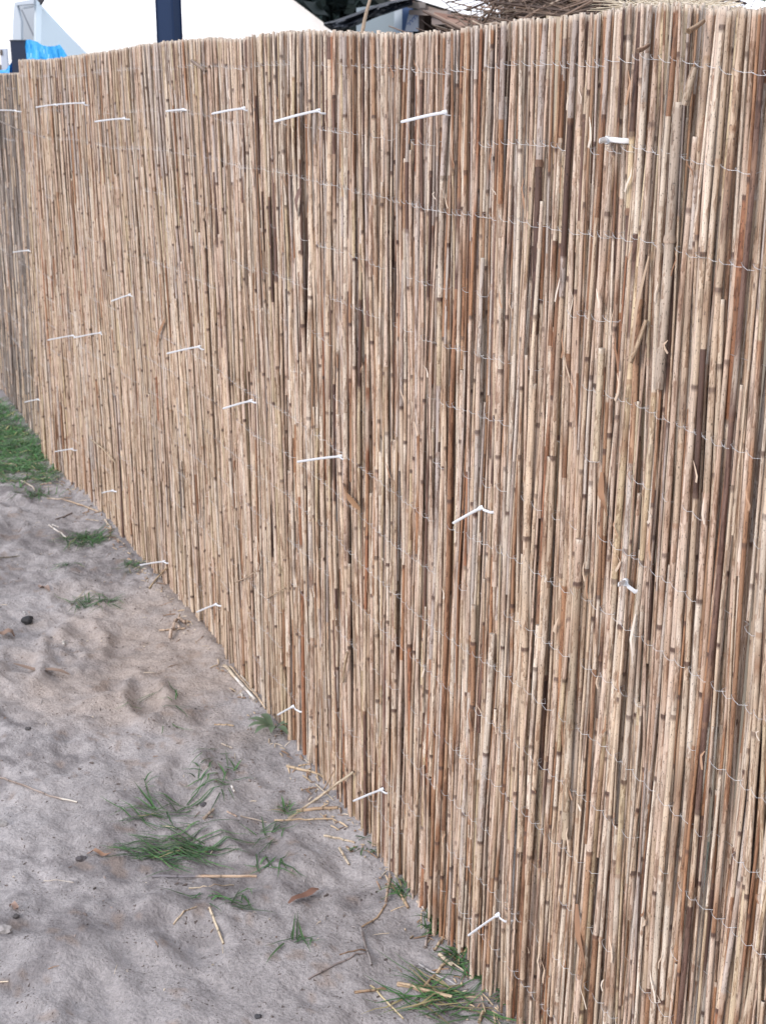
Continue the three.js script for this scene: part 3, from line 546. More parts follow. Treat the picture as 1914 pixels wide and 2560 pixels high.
lump('grey pebble at the picture edge beside the thin stem', 'pebble', 'pebble', Z5(12, 1172), 0.012, [0.25, 0.235, 0.225], 0.55);
lump('larger pale stone at the picture edge near the bottom left', 'pebble', 'pebble', Z5(22, 1728), 0.014, [0.27, 0.25, 0.24], 0.6);
lump('small dark pebble below the larger pale stone', 'pebble', 'pebble', Z5(85, 1655), 0.006, [0.05, 0.045, 0.045]);
lump('small black crumb on sand below the thick straw reed at the bottom', 'clod', 'clod', Z6(302, 1950), 0.0065, [0.03, 0.03, 0.035], 0.6);
lump('dark soil crumb beside the outer end of the big grass tuft', 'clod', 'clod', Z5(425, 1355), 0.011, [0.06, 0.052, 0.055], 0.5);
lump('dark crumb in the sand above the thin stem at the picture edge', 'clod', 'clod', Z5(147, 665), 0.008, [0.05, 0.045, 0.045], 0.5);
lump('dark crumb above the hollow of the footprint by the bent reed', 'clod', 'clod', Z6(20, 855), 0.008, [0.05, 0.045, 0.05], 0.5);

// crumbs and straw dust: nobody could count them
{
  const r = rngOf(606), m = new MB(), s = new MB(), O = V(0, 0, -2.5);
  for (let k = 0; k < 6500; k++) {
    const Z = 1.7 + r() * 4.6, d = 0.01 + (r() ** 1.3) * 1.5, X = FA * Z + FB - d * FD, y = gh(X, -Z), cl = fbm(X * 6, Z * 6, 3, 222); if (cl < 0.60 && r() < 0.90) continue;
    const q = 0.0008 + 0.0022 * r() ** 4, c = r() < 0.75 ? mul([0.10, 0.08, 0.072], 0.6 + r()) : mul([0.22, 0.18, 0.16], 0.7 + r() * 0.6), a = r() * 6.28, p = V(X, y + q * 0.3, -Z), e = V(Math.cos(a), 0.2 * (r() - 0.5), Math.sin(a)).multiplyScalar(q * (1 + r() * 1.5));
    m.tube([p.clone().sub(e), p.clone().addScaledVector(e, -0.5), p.clone().addScaledVector(e, 0.4), p.clone().add(e)], [q * 0.2, q * 0.9, q, q * 0.2], 5, [c, c, c, c]);
  }
  for (let k = 0; k < 520; k++) {
    const Z = 1.75 + r() * 4.2, d = 0.01 + (r() ** 3.2) * 1.3, X = FA * Z + FB - d * FD, y = gh(X, -Z), L = 0.004 + 0.034 * r() ** 3, a = r() * 6.28, w = 0.0004 + r() * 0.0009, c = r() < 0.5 ? mul(PL, 0.75 + r() * 0.4) : r() < 0.5 ? mul(BR, 0.7 + r() * 0.5) : mul(GR, 0.8 + r() * 0.5);
    const A = V(X, 0, -Z), B = V(X + L * Math.cos(a), 0, -Z + L * Math.sin(a)); A.y = y + w; B.y = gh(B.x, B.z) + w + r() * 0.003;
    s.tube([A, A.clone().lerp(B, 0.5).add(V(0, 0.001, 0)), B], [w, w * 1.1, w * 0.6], 4, [c, c, mul(c, 0.9)]);
  }
  for (let k = 0; k < 420; k++) {
    const Z = 1.75 + r() * 4.0, d = 0.012 + 0.05 * r() ** 2, X = FA * Z + FB - d * FD - footBulge(Z), y = gh(X, -Z), L = 0.008 + 0.03 * r() ** 2, a = (r() < 0.6 ? 1.15 : r() * 6.28) + (r() - 0.5) * 0.9, w = 0.0005 + r() * 0.0016, c = r() < 0.55 ? mul(ST, 0.7 + r() * 0.45) : mul(BR, 0.7 + r() * 0.8);
    const A = V(X, y + w, -Z), B = V(X + L * Math.cos(a), 0, -Z + L * Math.sin(a)); if ((FA * -B.z + FB - B.x) / FD < 0.008) continue; B.y = gh(B.x, B.z) + w + 0.006 * r() * r();
    s.tube([A, A.clone().lerp(B, 0.5).add(V(0, 0.001, 0)), B], [w, w * 1.1, w * 0.7], 5, [c, c, mul(c, 0.9)]);
  }
  solo(m, 'soil_crumbs', plainMat, O, 'dark soil crumbs scattered over the grey sand', 'soil crumbs', null, 'stuff');
  solo(s, 'straw_litter', strawMat, O, 'tiny straw fibres scattered over the sand, thickest along the screen foot', 'straw litter', null, 'stuff');
}

// ------------------------------------------------------------------ grass
function blade(m, r, p, a, len, w, lean, col) {
  const d = V(Math.cos(a), 0, Math.sin(a)), pts = []; const side = V(-d.z, 0, d.x);
  for (let i = 0; i <= 5; i++) { const f = i / 5, h = Math.sin(Math.min(1.57, f * 1.4)) * len * (1 - lean) - f * f * len * 0.35 * lean; const q = p.clone().addScaledVector(d, len * lean * (f * 0.6 + f * f * 0.5)); q.y = Math.max(p.y + h * 0.8, gh(q.x, q.z) + 0.003 + 0.004 * f); pts.push(q); }
  m.strip(pts, [0.8, 1, 1, 0.85, 0.55, 0.08].map((k) => k * w), side, pts.map((_, i) => mul(col, 0.85 + i * 0.07)), 0, 0.35);
}
const GC = [[0.034, 0.098, 0.026], [0.042, 0.122, 0.030], [0.032, 0.082, 0.030], [0.056, 0.130, 0.038], [0.058, 0.098, 0.046]];
function tuft(label, centre, spread, n, len, o = {}) {       // spread in pixels of the survey: an ellipse on the ground
  const r = rngOf(label.length * 77 + n), m = new MB(), O = onGround(...centre);
  for (let k = 0; k < n; k++) {
    const a = r() * 6.28, q = Math.sqrt(r()), p = onGround(centre[0] + Math.cos(a) * q * spread[0], centre[1] + Math.sin(a) * q * spread[1]);
    if (o.clump && fbm(p.x * 14, p.z * 14, 2, 400) < o.clump * (0.7 + 0.6 * r())) continue;
    const inside = (FA * -p.z + FB - p.x) / FD; if (inside < 0.015) continue;
    blade(m, r, p, (o.dir ?? 0) + (o.flip && r() < 0.5 ? Math.PI : 0) + (r() - 0.5) * (o.fan ?? 6.28), len * (0.5 + r() * 0.9), (o.w ?? 0.0017) * (0.6 + r() * 0.7), clamp((o.lean ?? 0.75) + 0.11 + (r() - 0.5) * 0.25, 0.1, 0.99), mul(r() < 0.05 ? [0.26, 0.22, 0.11] : pick(r, GC), (0.45 + r() * 0.85) * (o.bright || 1)));
  }
  return solo(m, 'grass_tuft', grassMat, O, label, 'grass tuft', null, 'stuff');
}
tuft('dense green grass growing at the foot of the greyish far panel', Z4(90, 480), [122, 95], 4600, 0.085, { lean: 0.62, w: 0.002, clump: 0.36, bright: 1.7 });
tuft('sparse green grass thinning out onto the sand below the dense grass', Z4(170, 715), [95, 42], 800, 0.07, { lean: 0.75, clump: 0.5, w: 0.002, bright: 1.4 });
tuft('thin grass sprigs on the sand below the sparse grass', Z4(250, 870), [55, 10], 46, 0.06, { lean: 0.8 });
tuft('small flattened green tuft beside the white forked splinter', Z4(555, 1165), [48, 13], 120, 0.075, { lean: 0.82 });
tuft('tiny grass sprig at the screen foot under the leaning straw', Z4(850, 1330), [18, 9], 34, 0.05, { lean: 0.7 });
tuft('thin grass sprig alone in bare sand near the white splinter', Z4(440, 1330), [22, 8], 12, 0.06, { lean: 0.7 });
tuft('flattened dark green sprigs in bare sand beside the black clod', Z4(600, 1570), [60, 16], 64, 0.06, { lean: 0.85 });
tuft('big green grass tuft lying flattened in the middle of the sand', Z5(860, 1250), [140, 72], 150, 0.09, { lean: 0.95, clump: 0.48, w: 0.0016, fan: 1.7, flip: 1 });
tuft('dense green core of the big flattened tuft', Z5(900, 1310), [95, 26], 62, 0.085, { lean: 0.94, w: 0.002, fan: 1.5, flip: 1 });
tuft('thin arching blades above the big flattened tuft', Z5(880, 1090), [75, 12], 18, 0.085, { lean: 0.86 });
tuft('upper grass sprigs between the big tuft and the screen', Z5(1120, 900), [52, 56], 30, 0.055, { lean: 0.75 });
tuft('few blades of grass near the bare middle of the sand', Z5(840, 570), [70, 45], 11, 0.075, { lean: 0.85, w: 0.0014 });
tuft('single grass sprig standing in sand above the big tuft', Z5(760, 965), [5, 18], 5, 0.05, { lean: 0.4 });
tuft('low sprigs right of the long level reed', Z5(1210, 1560), [90, 28], 46, 0.06, { lean: 0.84, clump: 0.4 });
tuft('few blades across the inner end of the long level reed', Z6(370, 1170), [55, 12], 14, 0.06, { lean: 0.85 });
tuft('thin sprig between the flat straw and the big tuft', Z6(370, 1010), [40, 22], 14, 0.06, { lean: 0.7 });
tuft('short sprig beside the lower end of the long leaning reed', Z6(450, 885), [9, 18], 22, 0.045, { lean: 0.4 });
tuft('green weed sprig near the screen below the flat straw', Z6(850, 1060), [30, 38], 16, 0.035, { lean: 0.7 });
tuft('short green sprig at the screen foot beside the tan reed piece', Z6(1040, 1300), [14, 20], 30, 0.05, { lean: 0.5 });
tuft('dark green sprig at the screen foot above the crossing reeds', Z6(1210, 1480), [22, 18], 60, 0.045, { lean: 0.5 });
tuft('green sprigs at the screen foot beside the crossing reeds', Z6(1330, 1640), [18, 28], 44, 0.045, { lean: 0.55 });
tuft('low green grass at the bottom of the picture around the thick reed', Z6(1300, 1850), [140, 55], 105, 0.09, { lean: 0.93, clump: 0.46, w: 0.0017, fan: 2.0, flip: 1 });
tuft('thin blades sticking out near the long thin dark twig', Z6(510, 1560), [42, 14], 12, 0.06, { lean: 0.85 });
{ // broad-leaved weed by the screen foot
  const O = onGround(...Z6(380, 470)), root = thing('weed', 'broad-leaved grey-green weed at the screen foot below a cable tie', 'weed', O), r = rngOf(31);
  for (let k = 0; k < 7; k++) {
    const m = new MB(), a = 2.2 + k * 0.62, L = 0.045 + r() * 0.025, d = V(Math.cos(a), 0, -Math.sin(a)), pts = [0, 0.2, 0.45, 0.7, 0.9, 1].map((f) => O.clone().addScaledVector(d, f * L).add(V(0, 0.004 + 0.022 * Math.sin(f * 2.4), 0)));
    m.strip(pts, [0.0015, 0.006, 0.0095, 0.0085, 0.004, 0.0005], V(-d.z, 0, d.x), pts.map(() => mul([0.085, 0.125, 0.07], 0.8 + r() * 0.4)), 0, 0.25); part(m, 'leaf', grassMat, root);
  }
}

// ------------------------------------------------------------------ behind the screen
// black square steel post
{
  const O = at(424, 100, 5.0); O.y = 0; const root = thing('steel_post', 'black square steel post standing behind the reed screen', 'post', O);
  const a = at(425, 104, 5.0), m = new MB(), g = new THREE.CylinderGeometry(1, 1, 1, 4);
  const c = [0.005, 0.022, 0.068], ang = 0.36, hw = 0.034, P = (i, j, y) => V(a.x + hw * (i * Math.cos(ang) - j * Math.sin(ang)), y, a.z + hw * (i * Math.sin(ang) + j * Math.cos(ang)));
  const loop = (y, b) => { const q = []; for (const [i, j] of [[-1, 1], [1, 1], [1, -1], [-1, -1]]) for (const s of [-1, 1]) { const bi = (i * j > 0 ? s : -s); q.push(bi < 0 ? P(i, j * (1 - b), y) : P(i * (1 - b), j, y)); } return q; };
  const L0 = loop(-0.1, 0.14), L1 = loop(3.1, 0.14);
  for (let k = 0; k < 8; k++) { const l = (k + 1) % 8; m.poly([L0[k], L0[l], L1[l], L1[k]], c); }
  m.poly([...L1], c); part(m, 'shaft', new THREE.MeshStandardMaterial({ vertexColors: true, roughness: 0.85, side: THREE.DoubleSide }), root);
  const cap = new MB(); cap.bar(V(a.x, 3.1, a.z), V(a.x, 3.13, a.z), 0.078, 0.078, V(Math.sin(ang), 0, Math.cos(ang)), c); part(cap, 'cap', plainMat, root);
}
const canvasMat = new THREE.MeshStandardMaterial({ vertexColors: true, roughness: 0.85, side: THREE.DoubleSide, bumpMap: dataTex(256, 256, (i, j) => { const k = fbm(i / 32, j / 32, 4, 801, 8); return [k, k, k]; }), bumpScale: 0.01 });
// white canopy tent
{
  const c1 = at(845, 84, 11), c0 = V(c1.x - 5.2, c1.y, c1.z - 0.3), b1 = V(c1.x - 1.6, c1.y, c1.z - 5.0), b0 = V(c0.x - 1.6, c1.y, c0.z - 5.2), ap = at(735, 0, 11).sub(c1).multiplyScalar(2.6 / (at(735, 0, 11).x - c1.x) * -1).add(c1).add(V(0, 0, -2.0));
  const col = [0.86, 0.86, 0.85];
  const root = thing('canopy_tent', 'large white canopy tent with a sloping roof behind the reed screen', 'canopy tent', V((c0.x + c1.x) / 2, 0, c1.z - 2.6));
  for (const [A, B] of [[c0, c1], [c1, b1], [b1, b0], [b0, c0]]) {
    const m = new MB(), n = 14;                             // a roof panel that sags a little between its hips
    for (let i = 0; i < n; i++) for (let j = 0; j < n; j++) { const q = (u, v) => { const e = A.clone().lerp(B, u).lerp(ap, v); e.y -= 0.07 * Math.sin(u * Math.PI) * Math.sin(v * Math.PI); return e; }; const u0 = i / n, u1 = (i + 1) / n, v0 = j / n, v1 = (j + 1) / n; j === n - 1 ? m.poly([q(u0, v0), q(u1, v0), ap], col) : m.poly([q(u0, v0), q(u1, v0), q(u1, v1), q(u0, v1)], col); }
    part(m, 'roof_panel', canvasMat, root);
    const v = new MB(); v.slab([A, B, B.clone().add(V(0, -0.22, 0)), A.clone().add(V(0, -0.22, 0))], 0.004, col); part(v, 'valance', canvasMat, root);
    const l = new MB(); l.bar(V(A.x * 0.98 + ap.x * 0.02, -0.05, A.z * 0.98 + ap.z * 0.02), V(A.x * 0.98 + ap.x * 0.02, A.y + 0.01, A.z * 0.98 + ap.z * 0.02), 0.04, 0.04, V(0, 0, 1), [0.55, 0.56, 0.58]); part(l, 'leg', plainMat, root);
  }
}
// pale hood with an open end, the blue tarpaulin, the black post end and the small pale post
{
  const Zh = 9, q = (x, y, dz = 0) => at(x / 5.513, y / 5.513, Zh + dz);
  const w = [0.46, 0.52, 0.58], root = thing('plastic_hood', 'pale plastic hood with an open framed end and a slanting side, above the blue tarpaulin', 'plastic hood', V(q(350, 550).x, 0, q(0, 0).z));
  const f = new MB(), lo = 1500; // open frame end
  f.slab([q(205, lo), q(325, lo), q(325, 300), q(270, 80), q(235, 40), q(215, 300)].reverse(), 0.06, w); f.slab([q(235, 40), q(270, 80), q(498, 60), q(505, -6)].reverse(), 0.06, w);
  part(f, 'frame', plainMat, root);
  const rim = new MB(); rim.slab([q(330, 105, 0.06), q(490, 62, 0.06), q(490, 95, 0.06), q(335, 125, 0.06)], 0.03, [0.68, 0.71, 0.73]); part(rim, 'rim', plainMat, root);
  const back = new MB(); back.slab([q(315, lo, 0.30), q(480, lo, 0.30), q(495, 60, 0.30), q(270, 60, 0.30)], 0.02, [0.36, 0.40, 0.44]); part(back, 'back_panel', plainMat, root);
  const fold = new MB(); fold.bar(q(300, 130, 0.22), q(470, 500, 0.24), 0.008, 0.008, UP, [0.2, 0.22, 0.25]); part(fold, 'cord', plainMat, root);
  const side = new MB(); side.slab([q(470, lo), q(2000, lo, 0.7), q(1160, 712, 0.5), q(505, -10)], 0.02, [0.60, 0.69, 0.74]); part(side, 'side_panel', plainMat, root);
  const br = new MB(); br.bar(q(530, -30, 0.05), q(600, 22, 0.05), 0.03, 0.05, UP, [0.03, 0.03, 0.035]); part(br, 'bracket', plainMat, root);
}
{
  const Zt = 7.6, q = (x, y, dz = 0) => at(x / 5.513, y / 5.513, Zt + dz);
  const top = q(255, 556), w = 0.076, g = new MB(), O = V(top.x, 0, top.z);
  const pr = thing('short_post', 'short black square post end with the blue tarpaulin hung from it', 'post', O);
  g.bar(V(top.x, -0.1, top.z - 0.02), V(top.x, top.y - 0.004, top.z - 0.02), w, w, V(0, 0, 1), [0.006, 0.016, 0.045]); part(g, 'shaft', plainMat, pr);
  const cp = new MB(); cp.bar(V(top.x, top.y - 0.004, top.z - 0.02), V(top.x, top.y + 0.002, top.z - 0.02), w + 0.008, w + 0.008, V(0, 0, 1), [0.02, 0.03, 0.05]); part(cp, 'cap', plainMat, pr);
  // tarpaulin: draped, wrinkled sheet
  const cols = [[-100, 1400, 975], [90, 1400, 960], [180, 1400, 820], [335, 1400, 550], [420, 1400, 545], [510, 1400, 575], [600, 1400, 625], [680, 1400, 640], [760, 1400, 635], [820, 1400, 612], [880, 1400, 690], [940, 1400, 770], [1010, 1400, 900]];
  const m = new MB(), r = rngOf(3), nv = 14, G = [];
  for (let i = 0; i < cols.length * 4 - 3; i++) {
    const k = Math.min(cols.length - 2, Math.floor(i / 4)), f = i / 4 - k, x = mix(cols[k][0], cols[k + 1][0], f), yt = mix(cols[k][2], cols[k + 1][2], f), row = [];
    for (let j = 0; j <= nv; j++) { const v = j / nv; const beside = x > 150 && x < 345 ? 0.12 : -0.02; row.push(q(x + 20 * (vnoise(i * 0.3, j * 0.4, 66) - 0.5), mix(yt, 1400, v), beside + 0.07 * (fbm(i * 0.22 - j * 0.12, j * 0.2, 3, 67) - 0.5) * (0.3 + v))); }
    G.push(row);
  }
  for (let i = 0; i < G.length - 1; i++) for (let j = 0; j < nv; j++) m.poly([G[i][j + 1], G[i + 1][j + 1], G[i + 1][j], G[i][j]], [0.035, 0.36, 0.80]);
  solo(m, 'blue_tarpaulin', new THREE.MeshStandardMaterial({ vertexColors: true, roughness: 0.4, side: THREE.DoubleSide }), V(G[20][0].x, 0, G[20][0].z), 'bright blue tarpaulin draped from the short black post end', 'tarpaulin');
  const s = q(58, 668), pp = thing('pale_post', 'small pale grey post at the picture edge left of the blue tarpaulin', 'post', V(s.x, 0, s.z - 0.6)); const a = at(58 / 5.513, 672 / 5.513, 8.2);
  const sm1 = new MB(); sm1.bar(V(a.x, -0.1, a.z), V(a.x, a.y, a.z), 0.034, 0.03, V(0, 0, 1), [0.42, 0.47, 0.55]); part(sm1, 'shaft', plainMat, pp);
  const sm2 = new MB(); sm2.bar(V(a.x - 0.012, a.y - 0.035, a.z + 0.017), V(a.x - 0.012, a.y - 0.006, a.z + 0.017), 0.014, 0.006, V(0, 0, 1), [0.10, 0.08, 0.07]); part(sm2, 'bolt', plainMat, pp);
}
// dry stalk standing just behind the screen
{
  const Zs = 2.62, P = [[905, 120], [906, 78], [911, 50], [918, 22], [927, -8], [938, -40]].map(([x, y]) => at(x, y, Zs)); P.unshift(V(P[0].x, -0.02, P[0].z));
  const m = new MB(); m.tube(P, [0.0036, 0.0036, 0.0035, 0.0033, 0.003, 0.0028, 0.0022], 8, P.map((_, i) => mul([0.36, 0.28, 0.21], 0.9 + 0.1 * (i % 3))), { cap1: [0.3, 0.22, 0.16] });
  solo(m, 'dry_stalk', reedMat, P[0].clone(), 'tall dry stalk sticking up behind the screen in front of the dark trees', 'dry stalk');
}
// shed with a white corrugated roof
const q3 = (x, y, Z) => at(760 + x / 3.063, y / 3.063, Z);
{
  const E = q3(1250, 126, 9), ev = V(2.9, 0, -1.5), vg = V(-2.1, 0.80, -3.0);
  const root = thing('garden_shed', 'ramshackle garden shed with a white sheet roof and open dark front', 'shed', V(E.x - 0.5, 0, E.z - 1.2));
  const roof = new MB(), n = 36, col = [0.84, 0.85, 0.86];
  for (let i = 0; i < n; i++) { // corrugations run down the slope
    const h = (k) => V(0, 0.012 * Math.cos(k * Math.PI), 0); const a = E.clone().addScaledVector(ev, i / n).add(h(i)), b = E.clone().addScaledVector(ev, (i + 1) / n).add(h(i + 1)), P = [a, b, b.clone().add(vg), a.clone().add(vg)]; roof.slab(P, 0.006, col);
  }
  part(roof, 'roof', new THREE.MeshStandardMaterial({ vertexColors: true, roughness: 0.5, side: THREE.DoubleSide }), root);
  const wood = [0.24, 0.19, 0.165], dn = V(0, -0.045, 0);
  const b1 = new MB(); b1.bar(E.clone().add(V(0.02, -0.035, 0)), E.clone().add(vg).add(V(0.02, -0.035, 0)), 0.022, 0.035, UP, wood); part(b1, 'rafter', plainMat, root);
  const b2 = new MB(); b2.bar(q3(815, 95, 9.3), q3(1110, 102, 9.05), 0.03, 0.03, UP, [0.25, 0.21, 0.19]); part(b2, 'beam', plainMat, root, 'grey weathered beam');
  const b3 = new MB(); b3.bar(q3(815, 40, 9.4), q3(905, 38, 9.3), 0.05, 0.035, UP, [0.27, 0.235, 0.21]); part(b3, 'beam', plainMat, root);
  const b4 = new MB(); b4.bar(q3(680, 14, 9.6), q3(830, 12, 9.5), 0.05, 0.035, UP, [0.28, 0.26, 0.26]); part(b4, 'beam', plainMat, root);
  const b5 = new MB(); b5.bar(q3(1000, 112, 9.02), q3(1330, 170, 8.9), 0.03, 0.03, UP, [0.22, 0.13, 0.10]); part(b5, 'beam', plainMat, root, 'reddish brown beam');
  const b6 = new MB(); b6.bar(q3(1105, 155, 8.95), q3(1250, 195, 8.85), 0.018, 0.018, UP, [0.30, 0.20, 0.16]); part(b6, 'beam', plainMat, root);
  const w1 = new MB(); w1.slab([q3(400, 900, 9.9), q3(705, 900, 9.7), q3(705, 20, 9.7), q3(400, 60, 9.9)], 0.05, [0.19, 0.24, 0.275]); part(w1, 'wall', plainMat, root, 'grey-blue wall');
  const w2 = new MB(); w2.slab([q3(690, 900, 9.6), q3(772, 900, 9.55), q3(772, 60, 9.55), q3(690, 60, 9.6)], 0.05, [0.36, 0.43, 0.50]); part(w2, 'door_post', plainMat, root, 'pale blue-grey door post');
  const w3 = new MB(); w3.slab([q3(745, 560, 9.5), q3(830, 560, 9.48), q3(830, 40, 9.48), q3(750, 40, 9.5)], 0.02, [0.05, 0.10, 0.22]); part(w3, 'curtain', plainMat, root, 'dark blue cloth');
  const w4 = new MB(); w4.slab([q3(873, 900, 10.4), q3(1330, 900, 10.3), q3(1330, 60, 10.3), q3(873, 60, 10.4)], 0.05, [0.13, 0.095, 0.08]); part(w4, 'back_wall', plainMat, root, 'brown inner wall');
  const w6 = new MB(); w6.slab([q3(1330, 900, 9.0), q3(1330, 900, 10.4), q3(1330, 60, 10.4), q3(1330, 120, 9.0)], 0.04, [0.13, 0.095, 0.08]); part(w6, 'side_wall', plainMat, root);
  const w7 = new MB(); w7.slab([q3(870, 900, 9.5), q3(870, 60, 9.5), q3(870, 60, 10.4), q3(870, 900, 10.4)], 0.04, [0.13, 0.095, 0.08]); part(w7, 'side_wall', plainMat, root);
  const w5 = new MB(); w5.slab([q3(975, 188, 9.2), q3(1100, 186, 9.15), q3(1105, 140, 9.15), q3(975, 132, 9.2)], 0.02, [0.24, 0.205, 0.20]); part(w5, 'board', plainMat, root, 'pale grey board across the dark opening');
  // a sack panel with worn blue print (unreadable strokes)
  const cv = document.createElement('canvas'); cv.width = 128; cv.height = 256; const g = cv.getContext('2d'); g.fillStyle = '#b9c3d4'; g.fillRect(0, 0, 128, 256); g.strokeStyle = '#3f66ad'; g.lineWidth = 9;
  for (const [x, y] of [[38, 150], [62, 112], [86, 76], [104, 44]]) { g.beginPath(); g.moveTo(x - 12, y + 14); g.quadraticCurveTo(x - 16, y - 16, x + 2, y - 12); g.quadraticCurveTo(x + 18, y - 6, x + 8, y + 20); g.stroke(); }
  const tx = new THREE.CanvasTexture(cv); tx.colorSpace = THREE.SRGBColorSpace;
  const P = [q3(772, 240, 9.4), q3(872, 240, 9.38), q3(872, 98, 9.38), q3(800, 104, 9.4)], sk = new MB(); sk.slab(P, 0.02, [1, 1, 1]);
  const x0 = P[0].x, x1 = P[1].x, y0 = P[0].y, y1 = P[2].y; for (let k = 0; k < sk.p.length / 3; k++) { sk.t[k * 2] = (sk.p[k * 3] - x0) / (x1 - x0); sk.t[k * 2 + 1] = (sk.p[k * 3 + 1] - y0) / (y1 - y0); }
  part(sk, 'printed_sheet', new THREE.MeshStandardMaterial({ vertexColors: true, map: tx, roughness: 0.7, side: THREE.DoubleSide }), root, 'pale sheet with worn blue print');
  // black plastic sheet hung over the side
  const m = new MB(), G = [], T = [[150, 175, 195], [215, 160, 238], [300, 132, 230], [390, 100, 200], [480, 62, 165], [560, 35, 130], [650, 10, 100], [740, -5, 70], [830, -20, 40]];
  for (let i = 0; i <= 48; i++) { const k = Math.min(T.length - 2, Math.floor(i / 6)), f = i / 6 - k, x = mix(T[k][0], T[k + 1][0], f), a = mix(T[k][1], T[k + 1][1], f), b = mix(T[k][2], T[k + 1][2], f), row = []; for (let j = 0; j <= 10; j++) row.push(q3(x, mix(a, b, j / 10), 9.0 + 0.14 * fbm(i * 0.12, j * 0.45 + i * 0.05, 3, 70) + 0.05 * j / 10 + 0.35 * (j < 2 ? (2 - j) / 2 : 0))); G.push(row); }
  for (let i = 0; i < 48; i++) for (let j = 0; j < 10; j++) m.poly([G[i][j + 1], G[i + 1][j + 1], G[i + 1][j], G[i][j]], [0.012, 0.016, 0.024]);
  solo(m, 'plastic_sheet', new THREE.MeshStandardMaterial({ vertexColors: true, roughness: 0.4, side: THREE.DoubleSide }), V(G[20][5].x, 0, G[20][5].z), 'black plastic sheet sagging over the side of the shed', 'plastic sheet');
}
// brush heap
{
  const c = at(1500, 60, 5.2); c.y = 0; const root = thing('brush_heap', 'heap of grey dry branches and straw behind the screen beside the shed roof', 'brush heap', c), r = rngOf(404);
  const prof = (a, h) => 1.5 * (1 - (h / 2.02) ** 1.6) + 0.05; const ax = 1.0;
  const core = new MB(), n = 24, rows = 12, ring = (k) => Array.from({ length: n }, (_, i) => { const a = i / n * 6.2831853, h = 1.84 * k / rows, q = prof(a, h) * 0.82 * (0.85 + 0.3 * vnoise(i * 0.9, k * 0.8, 15)); return V(c.x + Math.cos(a) * q * ax, h, c.z + Math.sin(a) * q); });
  for (let k = 0; k < rows; k++) { const A = ring(k), B = ring(k + 1); for (let i = 0; i < n; i++) { const l = (i + 1) % n; core.poly([A[i], B[i], B[l], A[l]], [0.10, 0.075, 0.06]); } } core.poly(ring(rows).reverse(), [0.10, 0.075, 0.06]);
  part(core, 'packed_straw', plainMat, root);
  const tw = new MB(), st = new MB();
  for (let k = 0; k < 2600; k++) {
    const h = 0.9 + 1.08 * Math.sqrt(r()), a = r() * 6.28, q = prof(a, h) * (0.8 + r() * 0.3), p = V(c.x + Math.cos(a) * q * ax, h, c.z + Math.sin(a) * q), L = 0.15 + r() * 0.45, t = a + Math.PI / 2 + (r() - 0.5) * 2.6 + (r() < 0.5 ? Math.PI : 0), e = (r() - 0.5) * 0.9 + (r() < 0.1 ? 0.7 : 0), d = V(Math.cos(t) * Math.cos(e), Math.sin(e), Math.sin(t) * Math.cos(e)), rd = 0.0015 + 0.0042 * r() ** 2;
    const pts = [p.clone().addScaledVector(d, -L / 2), p.clone().add(V(0, 0.03 * (r() - 0.3), 0)), p.clone().addScaledVector(d, L / 2)], cc = mul(r() < 0.6 ? [0.21, 0.15, 0.115] : r() < 0.35 ? [0.34, 0.27, 0.21] : [0.10, 0.07, 0.057], 0.7 + r() * 0.6);
    for (const w of pts) w.y = Math.min(w.y, 2.06);
    tw.tube(pts, [rd, rd * 0.9, rd * 0.5], 4, [cc, cc, cc]);
  }
  part(tw, 'twig', strawMat, root).userData.kind = 'stuff';
  // some loose straw thrown over the top
  for (let k = 0; k < 500; k++) { const x = 1560 + r() * 230, p = at(x, 30 - 22 * r(), 2.5 + r() * 0.6); const t = r() * 6.28, L = 0.02 + r() * 0.06, d = V(Math.cos(t), (r() - 0.4) * 0.8, Math.sin(t)); const cc = mul([0.56, 0.49, 0.38], 0.7 + r() * 0.5); st.tube([p.clone().addScaledVector(d, -L), p, p.clone().addScaledVector(d, L)], [0.0006, 0.0011, 0.0004], 4, [cc, cc, cc]); }
  const hay = thing('hay_bale', 'pale loose hay showing over the top of the screen near the right corner', 'hay', V(at(1700, 30, 2.8).x, 0, at(1700, 30, 2.8).z));
  const hp = origins.get(hay), bc = [0.42, 0.35, 0.26]; const body = new MB(); const bt = at(1700, 24, 2.8).y;
  const seg = 10; const hx = (i) => hp.x - 0.28 + 0.56 * i / seg;
  for (let i = 0; i < seg; i++) { const y0 = bt - 0.02 * Math.abs(i - 5) / 5 - 0.012 * vnoise(i, 1, 9), y1 = bt - 0.02 * Math.abs(i - 4) / 5 - 0.012 * vnoise(i + 1, 1, 9); body.poly([V(hx(i), -0.02, hp.z + 0.25), V(hx(i + 1), -0.02, hp.z + 0.25), V(hx(i + 1), y1, hp.z + 0.22), V(hx(i), y0, hp.z + 0.22)], bc); body.poly([V(hx(i), y0, hp.z + 0.22), V(hx(i + 1), y1, hp.z + 0.22), V(hx(i + 1), y1 + 0.01, hp.z - 0.22), V(hx(i), y0 + 0.01, hp.z - 0.22)], bc); body.poly([V(hx(i + 1), -0.02, hp.z - 0.25), V(hx(i), -0.02, hp.z - 0.25), V(hx(i), y0 + 0.01, hp.z - 0.22), V(hx(i + 1), y1 + 0.01, hp.z - 0.22)], bc); }
  for (const i of [0, seg]) body.poly([V(hx(i), -0.02, hp.z - 0.25), V(hx(i), -0.02, hp.z + 0.25), V(hx(i), bt - 0.03, hp.z + 0.22), V(hx(i), bt - 0.02, hp.z - 0.22)], bc);
  part(body, 'packed_hay', plainMat, hay); part(st, 'loose_straw', strawMat, hay).userData.kind = 'stuff';
}
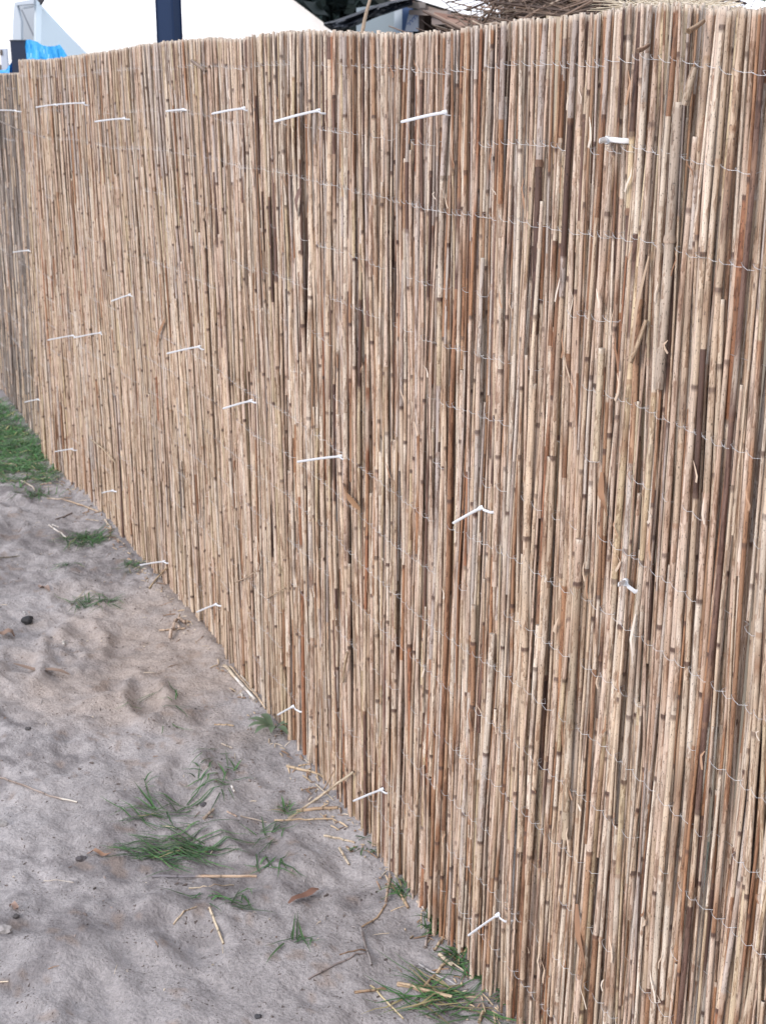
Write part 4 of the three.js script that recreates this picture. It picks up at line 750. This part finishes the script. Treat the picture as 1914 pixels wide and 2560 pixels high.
// trees far behind
function tree(label, x, Z, h, rad, col, seed, n, low = 0.2, leaf = 0.10) {
  const p = V(x, 0, -Z), root = thing('tree', label, 'tree', p, undefined), r = rngOf(seed);
  const tr = new MB(), lim = []; tr.tube([V(x, -0.1, -Z), V(x + 0.05, h * 0.4, -Z), V(x, h * 0.9, -Z)], [0.13, 0.09, 0.02], 8, [[0.09, 0.07, 0.055], [0.09, 0.07, 0.055], [0.09, 0.07, 0.055]]);
  const clumps = [];
  for (let k = 0; k < 60; k++) { const f = low + (1 - low) * r(), a = r() * 6.28, w = rad * Math.sqrt(Math.max(0.05, 1 - ((f - 0.4) / 0.62) ** 2)), q = w * (0.35 + 0.6 * r()); clumps.push([x + Math.cos(a) * q, f * h, -Z + Math.sin(a) * q, 0.25 + r() * 0.35 * rad]); if (k < 18) tr.tube([V(x, f * h * 0.85, -Z), V(x + Math.cos(a) * q * 0.6, f * h * 0.96, -Z + Math.sin(a) * q * 0.6), V(x + Math.cos(a) * q, f * h, -Z + Math.sin(a) * q)], [0.035, 0.02, 0.006], 5, [[0.09, 0.07, 0.055], [0.09, 0.07, 0.055], [0.09, 0.07, 0.055]]); }
  part(tr, 'trunk', plainMat, root);
  const cr = new MB();
  for (let k = 0; k < n; k++) {
    const [cx, cy, cz, cs] = clumps[k % 60], a = r() * 6.28, b = Math.acos(2 * r() - 1), q = cs * Math.cbrt(r()), o = V(cx + q * Math.sin(b) * Math.cos(a), Math.max(0.05, cy + q * Math.cos(b)), cz + q * Math.sin(b) * Math.sin(a));
    const e = V(r() - 0.5, r() - 0.7, r() - 0.5).normalize(), s = V(r() - 0.5, r() - 0.5, r() - 0.5).cross(e).normalize(), L = leaf * (0.6 + r() * 0.8), c = mul(col, 0.6 + r() * 0.8);
    cr.poly([o, o.clone().addScaledVector(e, L * 0.5).addScaledVector(s, L * 0.28), o.clone().addScaledVector(e, L), o.clone().addScaledVector(e, L * 0.5).addScaledVector(s, -L * 0.28)], c);
  }
  part(cr, 'crown', grassMat, root);
}
const dg = [0.008, 0.020, 0.019];  // deep shade of these evergreens is put into the leaf colour
tree('dark evergreen tree beside the white canopy slope', -0.9, 15.5, 5.2, 1.5, dg, 11, 15000, 0.05, 0.2);
tree('dark evergreen tree behind the tall dry stalk', 0.35, 16.5, 5.6, 1.6, dg, 12, 15000, 0.05, 0.2);
tree('dark evergreen tree behind the shed roof edge', 1.9, 17.5, 5.4, 1.6, dg, 13, 15000, 0.05, 0.2);
tree('dark evergreen tree hidden mostly behind the canopy and its neighbour', -2.3, 18, 5.0, 1.6, dg, 14, 15000, 0.05, 0.2);
tree('fresh green tree in the top right corner of the picture', 4.25, 14.2, 4.6, 1.5, [0.035, 0.13, 0.045], 15, 14000, 0.1, 0.14);

renderer.setSize(765, 1024);
renderer.render(scene, camera);
